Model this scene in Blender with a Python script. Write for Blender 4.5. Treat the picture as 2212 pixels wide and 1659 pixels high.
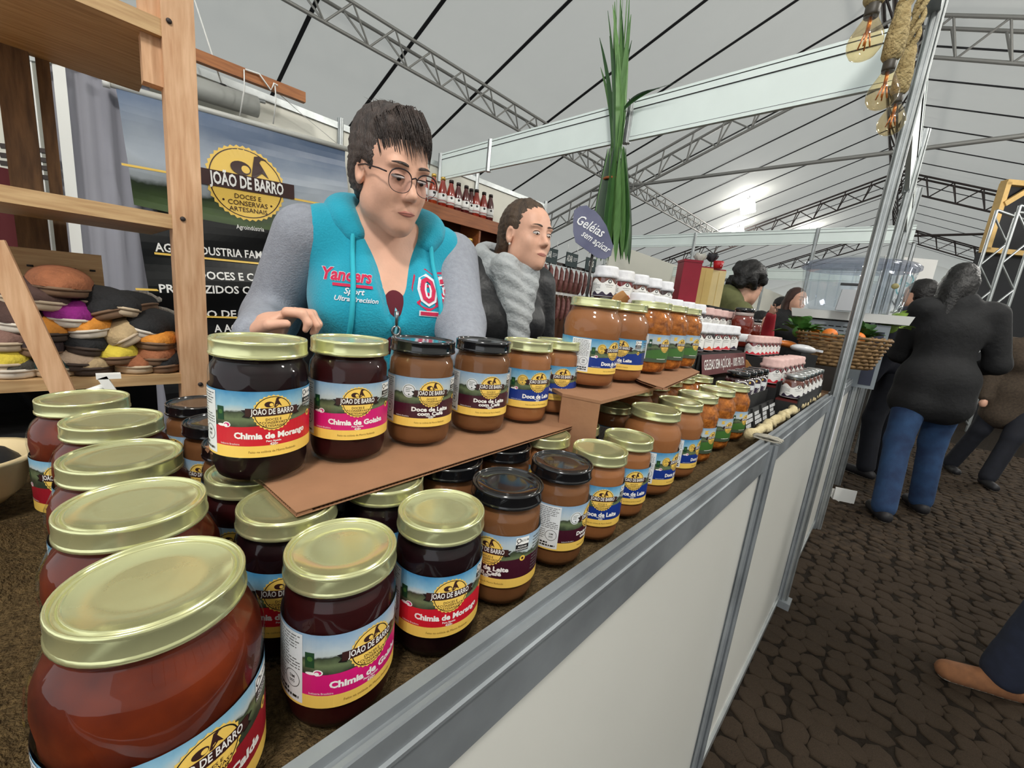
import bpy, bmesh, math, random
import numpy as np
from mathutils import Vector, Matrix, Euler, noise
from mathutils.geometry import tessellate_polygon
from mathutils.bvhtree import BVHTree
random.seed(7); rng = np.random.default_rng(7)
for o in list(bpy.data.objects): bpy.data.objects.remove(o)
scene = bpy.context.scene; COL = scene.collection
PI = math.pi
# ------------------------------------------------------------------ camera (solved from the counter, header and post lines)
CX, CY, FPX = 1106.0, 829.5, 878.1
YAW, PIT, ROL = 0.743237, -0.194835, 0.104827
H = 1.27
_f = np.array([math.cos(YAW)*math.cos(PIT), math.sin(YAW)*math.cos(PIT), math.sin(PIT)])
_r0 = np.array([math.sin(YAW), -math.cos(YAW), 0.0]); _u0 = np.cross(_r0, _f)
_r = _r0*math.cos(ROL) + _u0*math.sin(ROL); _u = np.cross(_r, _f)
CAM = np.array([0, 0, H])
def ray(px, py): return _r*(px-CX)/FPX - _u*(py-CY)/FPX + _f
def onz(px, py, z): d = ray(px, py); return CAM + d*(z-H)/d[2]
def ony(px, py, y): d = ray(px, py); return CAM + d*y/d[1]
def onx(px, py, x): d = ray(px, py); return CAM + d*x/d[0]
def atd(px, py, dep): return CAM + ray(px, py)*dep
cam_d = bpy.data.cameras.new('camera'); cam = bpy.data.objects.new('camera', cam_d); COL.objects.link(cam)
cam_d.sensor_fit = 'HORIZONTAL'; cam_d.sensor_width = 36; cam_d.lens = FPX*36/2212; cam_d.clip_start = 0.01; cam_d.clip_end = 200
m = Matrix.Identity(4)
for i in range(3):
    m[i][0] = _r[i]; m[i][1] = _u[i]; m[i][2] = -_f[i]; m[i][3] = CAM[i]
cam.matrix_world = m; scene.camera = cam
# ------------------------------------------------------------------ world, exposure
w = bpy.data.worlds.new('hall_daylight'); scene.world = w; w.use_nodes = True
bg = w.node_tree.nodes['Background']; bg.inputs[0].default_value = (0.93, 0.97, 1.0, 1); bg.inputs[1].default_value = 1.0
vs = scene.view_settings; vs.view_transform = 'Standard'; vs.look = 'None'; vs.gamma = 1; vs.use_curve_mapping = False
vs.exposure = 0.42
# ------------------------------------------------------------------ helpers
def lin(c):
    c = c/255.0
    return c/12.92 if c <= 0.04045 else ((c+0.055)/1.055)**2.4
def rgb(c): return (lin(c[0]), lin(c[1]), lin(c[2]), 1)
MATS = {}
def mat(name, c=(128, 128, 128), rough=.6, metal=0, nz=0, ns=20, bump=0, bs=80, coat=0, c2=None, stretch=None, trans=0, emit=0, spec=.5, sss=0, alpha=1, sheen=0):
    if name in MATS: return MATS[name]
    M = bpy.data.materials.new(name); M.use_nodes = True; MATS[name] = M
    nt = M.node_tree; b = nt.nodes['Principled BSDF']
    b.inputs['Roughness'].default_value = rough; b.inputs['Metallic'].default_value = metal
    b.inputs['Coat Weight'].default_value = coat; b.inputs['Coat Roughness'].default_value = .04
    b.inputs['Specular IOR Level'].default_value = spec
    b.inputs['Transmission Weight'].default_value = trans
    if alpha < 1: b.inputs['Alpha'].default_value = alpha
    if sheen: b.inputs['Sheen Weight'].default_value = sheen
    if emit:
        b.inputs['Emission Color'].default_value = rgb(c); b.inputs['Emission Strength'].default_value = emit
    col = rgb(c); b.inputs['Base Color'].default_value = col
    tc = nt.nodes.new('ShaderNodeTexCoord'); mp = nt.nodes.new('ShaderNodeMapping'); nt.links.new(tc.outputs['Object'], mp.inputs[0])
    if stretch: mp.inputs['Scale'].default_value = stretch
    if nz or c2:
        n = nt.nodes.new('ShaderNodeTexNoise'); n.inputs['Scale'].default_value = ns; n.inputs['Detail'].default_value = 5
        nt.links.new(mp.outputs[0], n.inputs['Vector'])
        r = nt.nodes.new('ShaderNodeValToRGB'); nt.links.new(n.outputs['Fac'], r.inputs[0])
        e = r.color_ramp.elements; e[0].position = .32; e[1].position = .68
        if c2: e[0].color = rgb(c2); e[1].color = col
        else:
            e[0].color = tuple(x*(1-nz) for x in col[:3])+(1,); e[1].color = tuple(min(1, x*(1+nz)) for x in col[:3])+(1,)
        nt.links.new(r.outputs[0], b.inputs['Base Color'])
    if bump:
        n2 = nt.nodes.new('ShaderNodeTexNoise'); n2.inputs['Scale'].default_value = bs; n2.inputs['Detail'].default_value = 4
        nt.links.new(mp.outputs[0], n2.inputs['Vector'])
        bp = nt.nodes.new('ShaderNodeBump'); bp.inputs['Strength'].default_value = bump; bp.inputs['Distance'].default_value = .01
        nt.links.new(n2.outputs['Fac'], bp.inputs['Height']); nt.links.new(bp.outputs[0], b.inputs['Normal'])
    return M
def tent_fabric(name, c, tl=.4):
    """white tent cloth: scatters lamp light and lets part of the daylight through"""
    M = mat(name, c, .75, nz=.035, ns=1.3, bump=.03, bs=3); nt = M.node_tree
    out = [n for n in nt.nodes if n.type == 'OUTPUT_MATERIAL'][0]; b = nt.nodes['Principled BSDF']
    t = nt.nodes.new('ShaderNodeBsdfTranslucent'); t.inputs[0].default_value = rgb(c); mx = nt.nodes.new('ShaderNodeMixShader'); mx.inputs[0].default_value = tl
    nt.links.new(b.outputs[0], mx.inputs[1]); nt.links.new(t.outputs[0], mx.inputs[2]); nt.links.new(mx.outputs[0], out.inputs[0]); return M
def clear_glass(name, tint=(253, 254, 254), fr=1.45, rough=.02):
    if name in MATS: return MATS[name]
    M = bpy.data.materials.new(name); M.use_nodes = True; MATS[name] = M; nt = M.node_tree
    for n in list(nt.nodes): nt.nodes.remove(n)
    out = nt.nodes.new('ShaderNodeOutputMaterial'); mx = nt.nodes.new('ShaderNodeMixShader')
    t = nt.nodes.new('ShaderNodeBsdfTransparent'); t.inputs[0].default_value = rgb(tint)
    g = nt.nodes.new('ShaderNodeBsdfGlossy'); g.inputs['Roughness'].default_value = rough
    lw = nt.nodes.new('ShaderNodeLayerWeight'); lw.inputs[0].default_value = .5
    pw = nt.nodes.new('ShaderNodeMath'); pw.operation = 'POWER'; pw.inputs[1].default_value = 4; nt.links.new(lw.outputs['Facing'], pw.inputs[0])
    f = nt.nodes.new('ShaderNodeMath'); f.operation = 'MULTIPLY_ADD'; f.inputs[1].default_value = .34*(fr-.45); f.inputs[2].default_value = ((fr-1)/(fr+1))**2; f.use_clamp = True; nt.links.new(pw.outputs[0], f.inputs[0])
    nt.links.new(f.outputs[0], mx.inputs[0]); nt.links.new(t.outputs[0], mx.inputs[1]); nt.links.new(g.outputs[0], mx.inputs[2]); nt.links.new(mx.outputs[0], out.inputs[0])
    return M
class MB:
    """collects geometry for one mesh object"""
    def __init__(s): s.v = []; s.f = []; s.m = []; s.mats = []; s.sm = []
    def mi(s, M):
        if M not in s.mats: s.mats.append(M)
        return s.mats.index(M)
    def add(s, vs_, fs, M, smooth=False):
        o = len(s.v); k = s.mi(M); s.v.extend([tuple(map(float, x)) for x in vs_])
        for f in fs: s.f.append(tuple(i+o for i in f)); s.m.append(k); s.sm.append(smooth)
        return s
    def box(s, c, d, M, rot=None, taper=1):
        x, y, z = d[0]/2, d[1]/2, d[2]/2
        P = [(-x, -y, -z), (x, -y, -z), (x, y, -z), (-x, y, -z), (-x*taper, -y*taper, z), (x*taper, -y*taper, z), (x*taper, y*taper, z), (-x*taper, y*taper, z)]
        R = Euler(rot).to_matrix() if rot is not None and not isinstance(rot, Matrix) else rot
        P = [Vector(p) if R is None else R @ Vector(p) for p in P]
        return s.add([(p[0]+c[0], p[1]+c[1], p[2]+c[2]) for p in P], [(0, 3, 2, 1), (4, 5, 6, 7), (0, 1, 5, 4), (1, 2, 6, 5), (2, 3, 7, 6), (3, 0, 4, 7)], M)
    def span(s, a, b, M): # axis aligned box from corner to corner
        return s.box([(a[i]+b[i])/2 for i in range(3)], [abs(b[i]-a[i]) for i in range(3)], M)
    def bar(s, a, b, wd, ht, M, up=(0, 0, 1)): # rectangular bar a->b
        a = Vector(a); b = Vector(b); d = (b-a); L = d.length; d.normalize(); u = Vector(up)
        sd = d.cross(u)
        if sd.length < 1e-4: sd = d.cross(Vector((1, 0, 0)))
        sd.normalize(); u = sd.cross(d)
        R = Matrix((sd, d, u)).transposed(); return s.box((a+b)/2, (wd, L, ht), M, R)
    def tube(s, path, r, M, n=8, close=False, cap=True, smooth=True):
        path = [Vector(p) for p in path]; N = len(path); rr = r if hasattr(r, '__len__') else [r]*N
        vs_ = []; prev = None
        for i, p in enumerate(path):
            if close: t = path[(i+1) % N]-path[i-1]
            else: t = path[min(i+1, N-1)]-path[max(i-1, 0)]
            if t.length < 1e-9: t = Vector((0, 0, 1))
            t.normalize()
            if prev is None:
                a = Vector((0, 0, 1)) if abs(t.z) < .9 else Vector((1, 0, 0)); x = t.cross(a).normalized()
            else:
                x = prev-t*prev.dot(t)
                x = x.normalized() if x.length > 1e-6 else t.orthogonal().normalized()
            y = t.cross(x); prev = x
            for k in range(n):
                q = 2*PI*k/n; vs_.append(p+(x*math.cos(q)+y*math.sin(q))*rr[i])
        fs = []
        for i in range(N if close else N-1):
            j = (i+1) % N
            for k in range(n): fs.append((i*n+k, i*n+(k+1) % n, j*n+(k+1) % n, j*n+k))
        if cap and not close: fs += [tuple(range(n))[::-1], tuple(range((N-1)*n, N*n))]
        return s.add(vs_, fs, M, smooth)
    def lathe(s, prof, M, n=32, c=(0, 0, 0), smooth=True, wob=None):
        vs_ = []; fs = []; N = len(prof)
        for (r, z) in prof:
            for k in range(n):
                q = 2*PI*k/n; rr = r*(wob(q, z) if wob else 1); vs_.append((c[0]+rr*math.cos(q), c[1]+rr*math.sin(q), c[2]+z))
        for i in range(N-1):
            for k in range(n): fs.append((i*n+k, i*n+(k+1) % n, (i+1)*n+(k+1) % n, (i+1)*n+k))
        if prof[0][0] > 1e-5: fs.append(tuple(range(n))[::-1])
        if prof[-1][0] > 1e-5: fs.append(tuple(range((N-1)*n, N*n)))
        return s.add(vs_, fs, M, smooth)
    def ell(s, c, r, M, n=12, R=None, smooth=True):
        vs_ = [(0, 0, -1)]; fs = []; m_ = max(4, n//2+1)
        for i in range(1, m_):
            t = -PI/2+PI*i/m_
            for k in range(n): vs_.append((math.cos(t)*math.cos(2*PI*k/n), math.cos(t)*math.sin(2*PI*k/n), math.sin(t)))
        vs_.append((0, 0, 1)); L = len(vs_)-1
        for k in range(n):
            fs.append((0, 1+(k+1) % n, 1+k)); fs.append((L, L-n+k, L-n+(k+1) % n))
        for i in range(m_-2):
            for k in range(n): fs.append((1+i*n+k, 1+i*n+(k+1) % n, 1+(i+1)*n+(k+1) % n, 1+(i+1)*n+k))
        P = []
        for v in vs_:
            v = Vector((v[0]*r[0], v[1]*r[1], v[2]*r[2]))
            if R is not None: v = R @ v
            P.append((v.x+c[0], v.y+c[1], v.z+c[2]))
        return s.add(P, fs, M, smooth)
    def extr(s, pts, axis, a, b, M, smooth=False): # closed 2d profile extruded along an axis
        n = len(pts); vs_ = []
        for t in (a, b):
            for p in pts: vs_.append({'x': (t, p[0], p[1]), 'y': (p[0], t, p[1]), 'z': (p[0], p[1], t)}[axis])
        fs = [(k, (k+1) % n, n+(k+1) % n, n+k) for k in range(n)]
        for tri in tessellate_polygon([[Vector((p[0], p[1], 0)) for p in pts]]):
            fs.append(tuple(tri)); fs.append(tuple(n+i for i in tri[::-1]))
        return s.add(vs_, fs, M, smooth)
    def build(s, name, parent=None, loc=None):
        me = bpy.data.meshes.new(name); me.from_pydata(s.v, [], s.f)
        for M in s.mats: me.materials.append(M)
        me.polygons.foreach_set('material_index', s.m); me.polygons.foreach_set('use_smooth', s.sm); me.update()
        return obj(name, me, parent, loc)
def obj(name, me, parent=None, loc=None, rot=None):
    o = bpy.data.objects.new(name, me); COL.objects.link(o)
    if parent: o.parent = parent
    if loc is not None: o.location = loc
    if rot is not None: o.rotation_euler = rot
    return o
def tag(o, label=None, cat=None, group=None, kind=None):
    if label: o['label'] = label
    if cat: o['category'] = cat
    if group: o['group'] = group
    if kind: o['kind'] = kind
    return o
def thing(name, label, cat, loc=(0, 0, 0), rz=0, group=None):
    o = obj(name, None, None, loc, (0, 0, rz)); o.empty_display_size = .05
    return tag(o, label, cat, group)
def copy_tree(o, parent=None):
    c = o.copy(); COL.objects.link(c); c.parent = parent
    for ch in list(o.children): copy_tree(ch, c)
    return c
def struct(mb, name, parent=None):
    o = mb.build(name, parent)
    if not parent: o['kind'] = 'structure'
    return o
# ---- 2d print layers: text and flat shapes laid on any surface
_txt = {}
def text2d(t, size=1, bold=0.0, shear=0.0, spacing=1.0, res=2):
    k = (t, size, bold, shear, spacing)
    if k in _txt: return _txt[k]
    cu = bpy.data.curves.new('txt', 'FONT'); cu.body = t; cu.size = size; cu.shear = shear; cu.offset = bold*size; cu.space_character = spacing
    cu.resolution_u = res; cu.fill_mode = 'FRONT'; cu.align_x = 'CENTER'; cu.align_y = 'CENTER'
    o = bpy.data.objects.new('txt', cu); COL.objects.link(o)
    dg = bpy.context.evaluated_depsgraph_get(); me = o.evaluated_get(dg).to_mesh()
    vs_ = [(v.co.x, v.co.y) for v in me.vertices]; fs = [tuple(p.vertices) for p in me.polygons]
    o.evaluated_get(dg).to_mesh_clear(); bpy.data.objects.remove(o); bpy.data.curves.remove(cu)
    if vs_: # centre on the real bounds
        xs = [v[0] for v in vs_]; ys = [v[1] for v in vs_]; cx_ = (min(xs)+max(xs))/2; cy_ = (min(ys)+max(ys))/2
        vs_ = [(x-cx_, y-cy_) for x, y in vs_]
    _txt[k] = (vs_, fs); return _txt[k]
class Print:
    """flat print: (u,v) shapes with a layer number; fn maps (u,v,layer) to a point"""
    def __init__(s, fn): s.mb = MB(); s.fn = fn
    def _add(s, pts, fs, M, lay): s.mb.add([s.fn(p[0], p[1], lay) for p in pts], fs, M)
    def grid(s, u0, u1, lo, hi, M, lay, n=24, nv=1):
        lo_ = lo if callable(lo) else (lambda u: lo); hi_ = hi if callable(hi) else (lambda u: hi)
        pts = []; fs = []
        for i in range(n+1):
            u = u0+(u1-u0)*i/n
            for j in range(nv+1): pts.append((u, lo_(u)+(hi_(u)-lo_(u))*j/nv))
        for i in range(n):
            for j in range(nv): a = i*(nv+1)+j; fs.append((a, a+nv+1, a+nv+2, a+1))
        s._add(pts, fs, M, lay)
    def disc(s, u, v, r, M, lay, n=32, rings=3, scal=0, ns=20, sq=1.0, r0=0):
        pts = []; fs = []
        for j in range(rings+1):
            for k in range(n):
                q = 2*PI*k/n; rr = r0+(r-r0)*j/rings
                if j == rings and scal: rr *= 1-(scal if k % 2 else 0)
                pts.append((u+rr*math.cos(q), v+rr*sq*math.sin(q)))
        for j in range(rings):
            for k in range(n): fs.append((j*n+k, j*n+(k+1) % n, (j+1)*n+(k+1) % n, (j+1)*n+k))
        s._add(pts, fs, M, lay)
    def poly(s, pts, M, lay):
        fs = [tuple(t) for t in tessellate_polygon([[Vector((p[0], p[1], 0)) for p in pts]])]
        a = sum(pts[i][0]*pts[(i+1) % len(pts)][1]-pts[(i+1) % len(pts)][0]*pts[i][1] for i in range(len(pts)))
        fs2 = []
        for t in fs:
            (x0, y0), (x1, y1), (x2, y2) = [pts[i][:2] for i in t]
            fs2.append(t if (x1-x0)*(y2-y0)-(x2-x0)*(y1-y0) > 0 else t[::-1])
        s._add(pts, fs2, M, lay)
    def text(s, t, u, v, size, M, lay, bold=0.0, shear=0, width=None, rot=0, spacing=1.0, arc=0, sy=1):
        vs_, fs = text2d(t, 1.0, bold, shear, spacing)
        if not vs_: return
        sx = size
        if width: sx = width/(max(x for x, y in vs_)-min(x for x, y in vs_))
        c, s_ = math.cos(rot), math.sin(rot); P = []
        for x, y in vs_:
            x, y = x*sx, y*size*sy; y += arc*x*x; P.append((u+x*c-y*s_, v+x*s_+y*c))
        s._add(P, fs, M, lay)
# ------------------------------------------------------------------ tent geometry used by the lamps
YR, ZR, KS = 1.04, 6.47, .375
def roofz(y): return ZR-KS*abs(y-YR)
# ------------------------------------------------------------------ hall floodlights: lamp bodies with their light
M_lampbody = mat('lamp_housing', (40, 40, 42), .5)
M_lampface = mat('lamp_lit_face', (255, 252, 245), .5, emit=60)
def floodlight(x, y, drop, power, label):
    z = roofz(y)-drop
    t = thing('floodlight', label, 'lamp', (x, y, z), 0, 'tent floodlights')
    b = MB(); b.box((0, 0, .05), (.36, .3, .06), M_lampbody); b.box((0, 0, .1), (.3, .04, .05), M_lampbody); o1 = b.build('housing', t); o1.rotation_euler = (-.35, .75, 0)
    b = MB(); b.box((0, 0, -.005), (.46, .4, .06), M_lampface); o1 = b.build('lit_face', t); o1.rotation_euler = (-.35, .75, 0)
    b = MB(); b.tube([(-.15, 0, .1), (-.15, 0, .2), (.15, 0, .2), (.15, 0, .1)], .01, M_lampbody, 6); b.tube([(0, 0, .2), (0, 0, drop)], .008, M_lampbody, 6); b.build('bracket', t)
    ld = bpy.data.lights.new('floodlight_glow', 'POINT'); ld.energy = power; ld.color = (1, .97, .91); ld.shadow_soft_size = .3
    l = obj('light_source', ld, t, (0, 0, -.28)); return t
floodlight(14.5, 4.25, .32, 22, 'largest glowing floodlight below the white tent slope')
floodlight(16.9, 5.1, .32, 20, 'glowing floodlight where the long truss meets the far rafter truss')
floodlight(20.7, 3.6, .32, 25, 'small glowing floodlight above the far white header boards')
floodlight(-1.6, -1.2, .9, 300, 'tent floodlight hanging over the near end of the aisle')  # added lamp out of view, brightens the jars and people from the front
floodlight(3.4, -2.6, .7, 160, 'tent floodlight hanging over the aisle beside the counter')  # added out-of-frame lamp lighting the counter side
floodlight(9.0, -3.0, .6, 220, 'tent floodlight hanging over the aisle beyond the shoppers')  # added fill lamp, not in view, for the far aisle
# ------------------------------------------------------------------ materials
M_tent = tent_fabric('tent_fabric', (206, 206, 200), .4)
M_seam = mat('tent_seam', (26, 26, 30), .7)
M_steel = mat('truss_steel', (150, 149, 145), .5, metal=.4, nz=.15, ns=9)
M_steeld = mat('truss_steel_dark', (62, 54, 52), .55, metal=.4, nz=.15, ns=9)
M_alu = mat('aluminium', (172, 176, 176), .38, metal=.75, nz=.14, ns=14, bump=.04, bs=40)
M_alud = mat('aluminium_scuffed', (142, 147, 151), .4, metal=.4, nz=.22, ns=9, bump=.05, bs=30)
M_groove = mat('profile_groove', (30, 30, 30), .8)
M_panel = mat('white_laminate', (214, 213, 206), .32, nz=.02, ns=3)
M_hdr = mat('white_header_board', (234, 245, 241), .35, nz=.025, ns=5)
M_wall = mat('cream_wall_panel', (228, 226, 214), .5, nz=.02, ns=2)
M_stone = mat('basalt_stone', (66, 54, 42), .9, c2=(40, 33, 26), ns=22, bump=.5, bs=60, spec=.15)
M_soil = mat('dark_soil', (30, 25, 20), 1, nz=.35, ns=30, bump=.5, bs=90, spec=.1)
M_burlap = mat('burlap', (112, 92, 62), .95, c2=(74, 60, 40), ns=160, bump=.8, bs=420, spec=.1)
M_wood = mat('pine_wood', (222, 180, 142), .6, c2=(196, 148, 108), ns=9, stretch=(14, 14, 1.2), bump=.06, bs=60)
M_woodx = mat('pine_board', (206, 172, 126), .6, c2=(176, 138, 94), ns=9, stretch=(1.2, 14, 14), bump=.06, bs=60)
M_woodd = mat('aged_wood', (128, 96, 66), .75, c2=(88, 64, 44), ns=8, stretch=(12, 12, 1.5), bump=.1, bs=50)
M_woodo = mat('orange_stick_wood', (176, 112, 62), .55, c2=(146, 88, 46), ns=8, stretch=(1.2, 12, 12))
M_white = mat('white_plastic', (236, 236, 232), .4)
M_black = mat('black_plastic', (16, 16, 17), .35)
M_card = mat('corrugated_cardboard', (152, 112, 84), .8, nz=.05, ns=40, bump=.05, bs=120, spec=.2)
M_carde = mat('cardboard_core', (120, 82, 56), .9)
# ------------------------------------------------------------------ floor with laid stones
fl = MB(); fl.add([(-8, -9, 0), (34, -9, 0), (34, 11, 0), (-8, 11, 0)], [(0, 1, 2, 3)], M_soil)
floor = struct(fl, 'floor')
def stone_geo(seed):
    rg = random.Random(seed); n = 7; a0 = rg.random()*6
    ex = rg.uniform(.85, 1.18); rad = [rg.uniform(.86, 1.12) for _ in range(n)]
    vs_ = []
    for s_, z in ((1.0, 0.0), (.95, .7), (.78, .95)):
        for k in range(n):
            q = a0+2*PI*k/n; vs_.append((math.cos(q)*rad[k]*s_*ex, math.sin(q)*rad[k]*s_/ex, z*rg.uniform(.9, 1.1)))
    vs_.append((0, 0, 1.0)); fs = []
    for j in range(2):
        for k in range(n): fs.append((j*n+k, j*n+(k+1) % n, (j+1)*n+(k+1) % n, (j+1)*n+k))
    for k in range(n): fs.append((2*n+k, 2*n+(k+1) % n, 3*n))
    return vs_, fs
geos = [stone_geo(i) for i in range(10)]; smeshes = []
for i, (v_, f_) in enumerate(geos):
    b = MB(); b.add(v_, f_, M_stone, True); o = b.build('stone', floor); smeshes.append(o.data); bpy.data.objects.remove(o)
def proj(p):
    d = np.array(p, float)-CAM; z = d@_f; return (CX+FPX*(d@_r)/z, CY-FPX*(d@_u)/z, z) if z > .05 else (-999, -999, z)
cand = []; S = .078
for i in range(int(7.4/S)):
    for j in range(int(4.2/S)):
        x = .9+i*S+(.5*S if j % 2 else 0)+rng.uniform(-.2, .2)*S; y = .13-j*S*.9+rng.uniform(-.2, .2)*S
        px, py, dz_ = proj((x, y, 0))
        if -40 < px < 2270 and 700 < py < 1720: cand.append((dz_, x, y))
cand.sort(); rest = MB()
for n_, (dz_, x, y) in enumerate(cand):
    k = n_ % 10; a = rng.uniform(0, 6.28); sc = S*rng.uniform(.5, .6); hz = rng.uniform(.006, .011)
    if n_ < 300:
        o = obj('stone', smeshes[k], floor, (x, y, 0), (0, 0, a)); o.scale = (sc, sc, hz)
    else:
        ca, sa = math.cos(a), math.sin(a); v_, f_ = geos[k]
        rest.add([(x+(p[0]*ca-p[1]*sa)*sc, y+(p[0]*sa+p[1]*ca)*sc, p[2]*hz) for p in v_], f_, M_stone, True)
tag(rest.build('stones', floor), kind='stuff')
# ------------------------------------------------------------------ tent roof
def slope(y0, y1, name):
    b = MB(); xs = np.linspace(-7, 34, 42)
    for i in range(41):
        for j in range(8):
            ya, yb = y0+(y1-y0)*j/8, y0+(y1-y0)*(j+1)/8
            b.add([(xs[i], ya, roofz(ya)), (xs[i+1], ya, roofz(ya)), (xs[i+1], yb, roofz(yb)), (xs[i], yb, roofz(yb))], [(0, 1, 2, 3)], M_tent, True)
    return b
ceiling = struct(slope(YR, 10.6, 'l'), 'ceiling')
ceil2 = struct(slope(YR, -8.6, 'r'), 'ceiling')
for sx in [-1.5, -.25, 1.02, 2.27, 3.49, 4.83, 6.43, 7.61, 8.9, 10.41, 11.63, 12.8, 14.0, 15.3, 16.6, 18.8, 20.0, 21.3, 22.6, 23.9, 27, 28.3, 29.6]:
    for y1, par in ((10.6, ceiling), (-8.6, ceil2)):
        b = MB(); wd = .05; b.add([(sx-wd/2, YR, roofz(YR)-.012), (sx+wd/2, YR, roofz(YR)-.012), (sx+wd/2, y1, roofz(y1)-.012), (sx-wd/2, y1, roofz(y1)-.012),
            (sx-wd/2, YR, roofz(YR)), (sx+wd/2, YR, roofz(YR)), (sx+wd/2, y1, roofz(y1)), (sx-wd/2, y1, roofz(y1))], [(0, 1, 2, 3), (0, 4, 5, 1), (3, 2, 6, 7), (0, 3, 7, 4), (1, 5, 6, 2)], M_seam); b.build('seam_strip', par)
b = MB(); b.add([(33.8, -8.6, 0), (33.8, 10.6, 0), (33.8, 10.6, roofz(10.6)), (33.8, YR, ZR), (33.8, -8.6, roofz(-8.6))], [(0, 1, 2, 3, 4)], M_tent); struct(b, 'wall_end')
b = MB(); b.add([(-7, 10.6, 0), (34, 10.6, 0), (34, 10.6, roofz(10.6)), (-7, 10.6, roofz(10.6))], [(0, 1, 2, 3)], M_tent); struct(b, 'wall_back_side')
b = MB(); b.add([(-7, -8.6, 0), (34, -8.6, 0), (34, -8.6, roofz(-8.6)), (-7, -8.6, roofz(-8.6))], [(3, 2, 1, 0)], M_tent); struct(b, 'wall_aisle_side')
# ---- trusses
_rodm = {}
def rod(name, a, b_, r, M, parent, n=6):
    k = (M.name, n)
    if k not in _rodm:
        q = MB(); q.lathe([(1, 0), (1, 1)], M, n); o = q.build('bar'); _rodm[k] = o.data; bpy.data.objects.remove(o)
    a = Vector(a); d = Vector(b_)-a; o = obj(name, _rodm[k], parent)
    o.matrix_local = Matrix.LocRotScale(a, d.to_track_quat('Z', 'Y'), (r, r, d.length)); return o
def truss(name, label, a, b_, depth, width, n, M, r=.028, group='tent roof trusses'):
    a = Vector(a); b_ = Vector(b_); t = thing(name, label, 'truss', a, 0, group); d = b_-a; dn = d.normalized()
    sd = dn.cross(Vector((0, 0, 1))).normalized(); up = sd.cross(dn)
    T = [Vector((0, 0, 0))+sd*width/2, -sd*width/2]; B = -up*depth
    for o_ in (T[0], T[1], B): rod('chord', o_, o_+d, r, M, t)
    for i in range(n):
        p0 = d*i/n; p1 = d*(i+.5)/n; p2 = d*(i+1)/n
        rod('web_bar', T[0]+p0, B+p1, r*.6, M, t); rod('web_bar', B+p1, T[0]+p2, r*.6, M, t); rod('web_bar', T[1]+p0, B+p1, r*.6, M, t)
    return t
truss('roof_truss', 'long slim grey steel truss running the length of the tent above the header', (-2, 5.7, roofz(5.7)-.12), (17.3, 5.7, roofz(5.7)-.12), .3, .26, 34, M_steel, .022)
for X, M, nm in ((9.45, M_steel, 'steel rafter truss crossing behind the bundle of green leaves'), (17.5, M_steeld, 'dark rafter truss forming a gable above the far header boards'), (25.4, M_steeld, 'small dark rafter truss at the far end of the tent')):
    for y1, sd in ((9.5, 'booth'), (-7.5, 'aisle')):
        truss('rafter_truss', nm+', slope on the %s side' % sd, (X, YR, ZR-.12), (X, y1, roofz(y1)-.12), .45, .35, 14, M)
truss('ridge_truss', 'box truss running along the ridge of the tent', (1.2, YR, ZR-.1), (25.4, YR, ZR-.1), .4, .45, 30, M_steeld, .03)
for X, y0, y1, z in ((9.45, -5.5, 7.2, 4.35), (17.5, -5, 7, 4.5)):
    t = thing('tie_bar', 'horizontal tie bar spanning the %s rafter trusses' % ('grey' if X < 10 else 'dark'), 'tie bar', (X, y0, z)); rod('bar', (0, 0, 0), (0, y1-y0, 0), .035, M_steel if X < 10 else M_steeld, t)
# ------------------------------------------------------------------ booth wall at the back: panels between aluminium posts
b = MB(); b.span((-1.9, 3.12, 0), (3.62, 3.16, 2.36), M_wall); wall = struct(b, 'wall_back')
def octpost(mb, x, y, z0, z1, M, R=.021):
    pts = []
    for k in range(8):
        q = PI/8+k*PI/4; q2 = PI/8+(k+1)*PI/4
        p = (R*math.cos(q), R*math.sin(q)); p2 = (R*math.cos(q2), R*math.sin(q2))
        for t, dp in ((0, 1), (.34, 1), (.36, .72), (.64, .72), (.66, 1)):
            pts.append((x+(p[0]+(p2[0]-p[0])*t)*dp, y+(p[1]+(p2[1]-p[1])*t)*dp))
    mb.extr(pts, 'z', z0, z1, M)
for x in (-1.9, -.85, .2, 1.35, 2.62, 3.62):
    q = MB(); octpost(q, x, 3.11, 0, 2.4, M_alu); q.build('wall_post', wall)
q = MB(); q.span((-1.9, 3.105, 2.33), (3.62, 3.15, 2.37), M_alu); q.build('wall_rail', wall)
# ------------------------------------------------------------------ counter: aluminium rails, white panels, posts
FY = .158
rail_prof = [(0, .962), (0, 1.0075), (-.0022, 1.0085), (-.0022, 1.0115), (0, 1.0125), (0, 1.0295), (.0008, 1.031), (.0042, 1.031), (.0048, 1.0245), (.0112, 1.0245), (.0118, 1.031), (.0205, 1.031), (.0205, .962)]
PX2 = 2.2
mods = [(-.55, 1.026, 'near white panelled counter unit under the caramel and jam jars'), (1.062, PX2-.03, 'counter unit between the near unit and the tall aluminium post'), (PX2+.03, 3.3, 'far counter unit past the tall aluminium post, with paper strip')]
for x0, x1, lb in mods:
    t = thing('counter_unit', lb, 'counter', (0, 0, 0), 0, 'aluminium framed counter units')
    q = MB(); q.extr([(FY+y, z) for y, z in rail_prof], 'x', x0, x1, M_alud); q.build('top_rail', t)
    q = MB(); q.extr([(FY+y, z-.955) for y, z in rail_prof[:4]]+[(FY+.002, .06), (FY+.018, .06), (FY+.018, .007)], 'x', x0, x1, M_alu); q.build('bottom_rail', t)
    q = MB(); q.span((x0, FY+.007, .04), (x1, FY+.011, .965), M_panel); q.build('panel', t)
    q = MB(); octpost(q, x1+.018, FY+.006, 0, 1.024, M_alud); q.build('corner_post', t)
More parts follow.
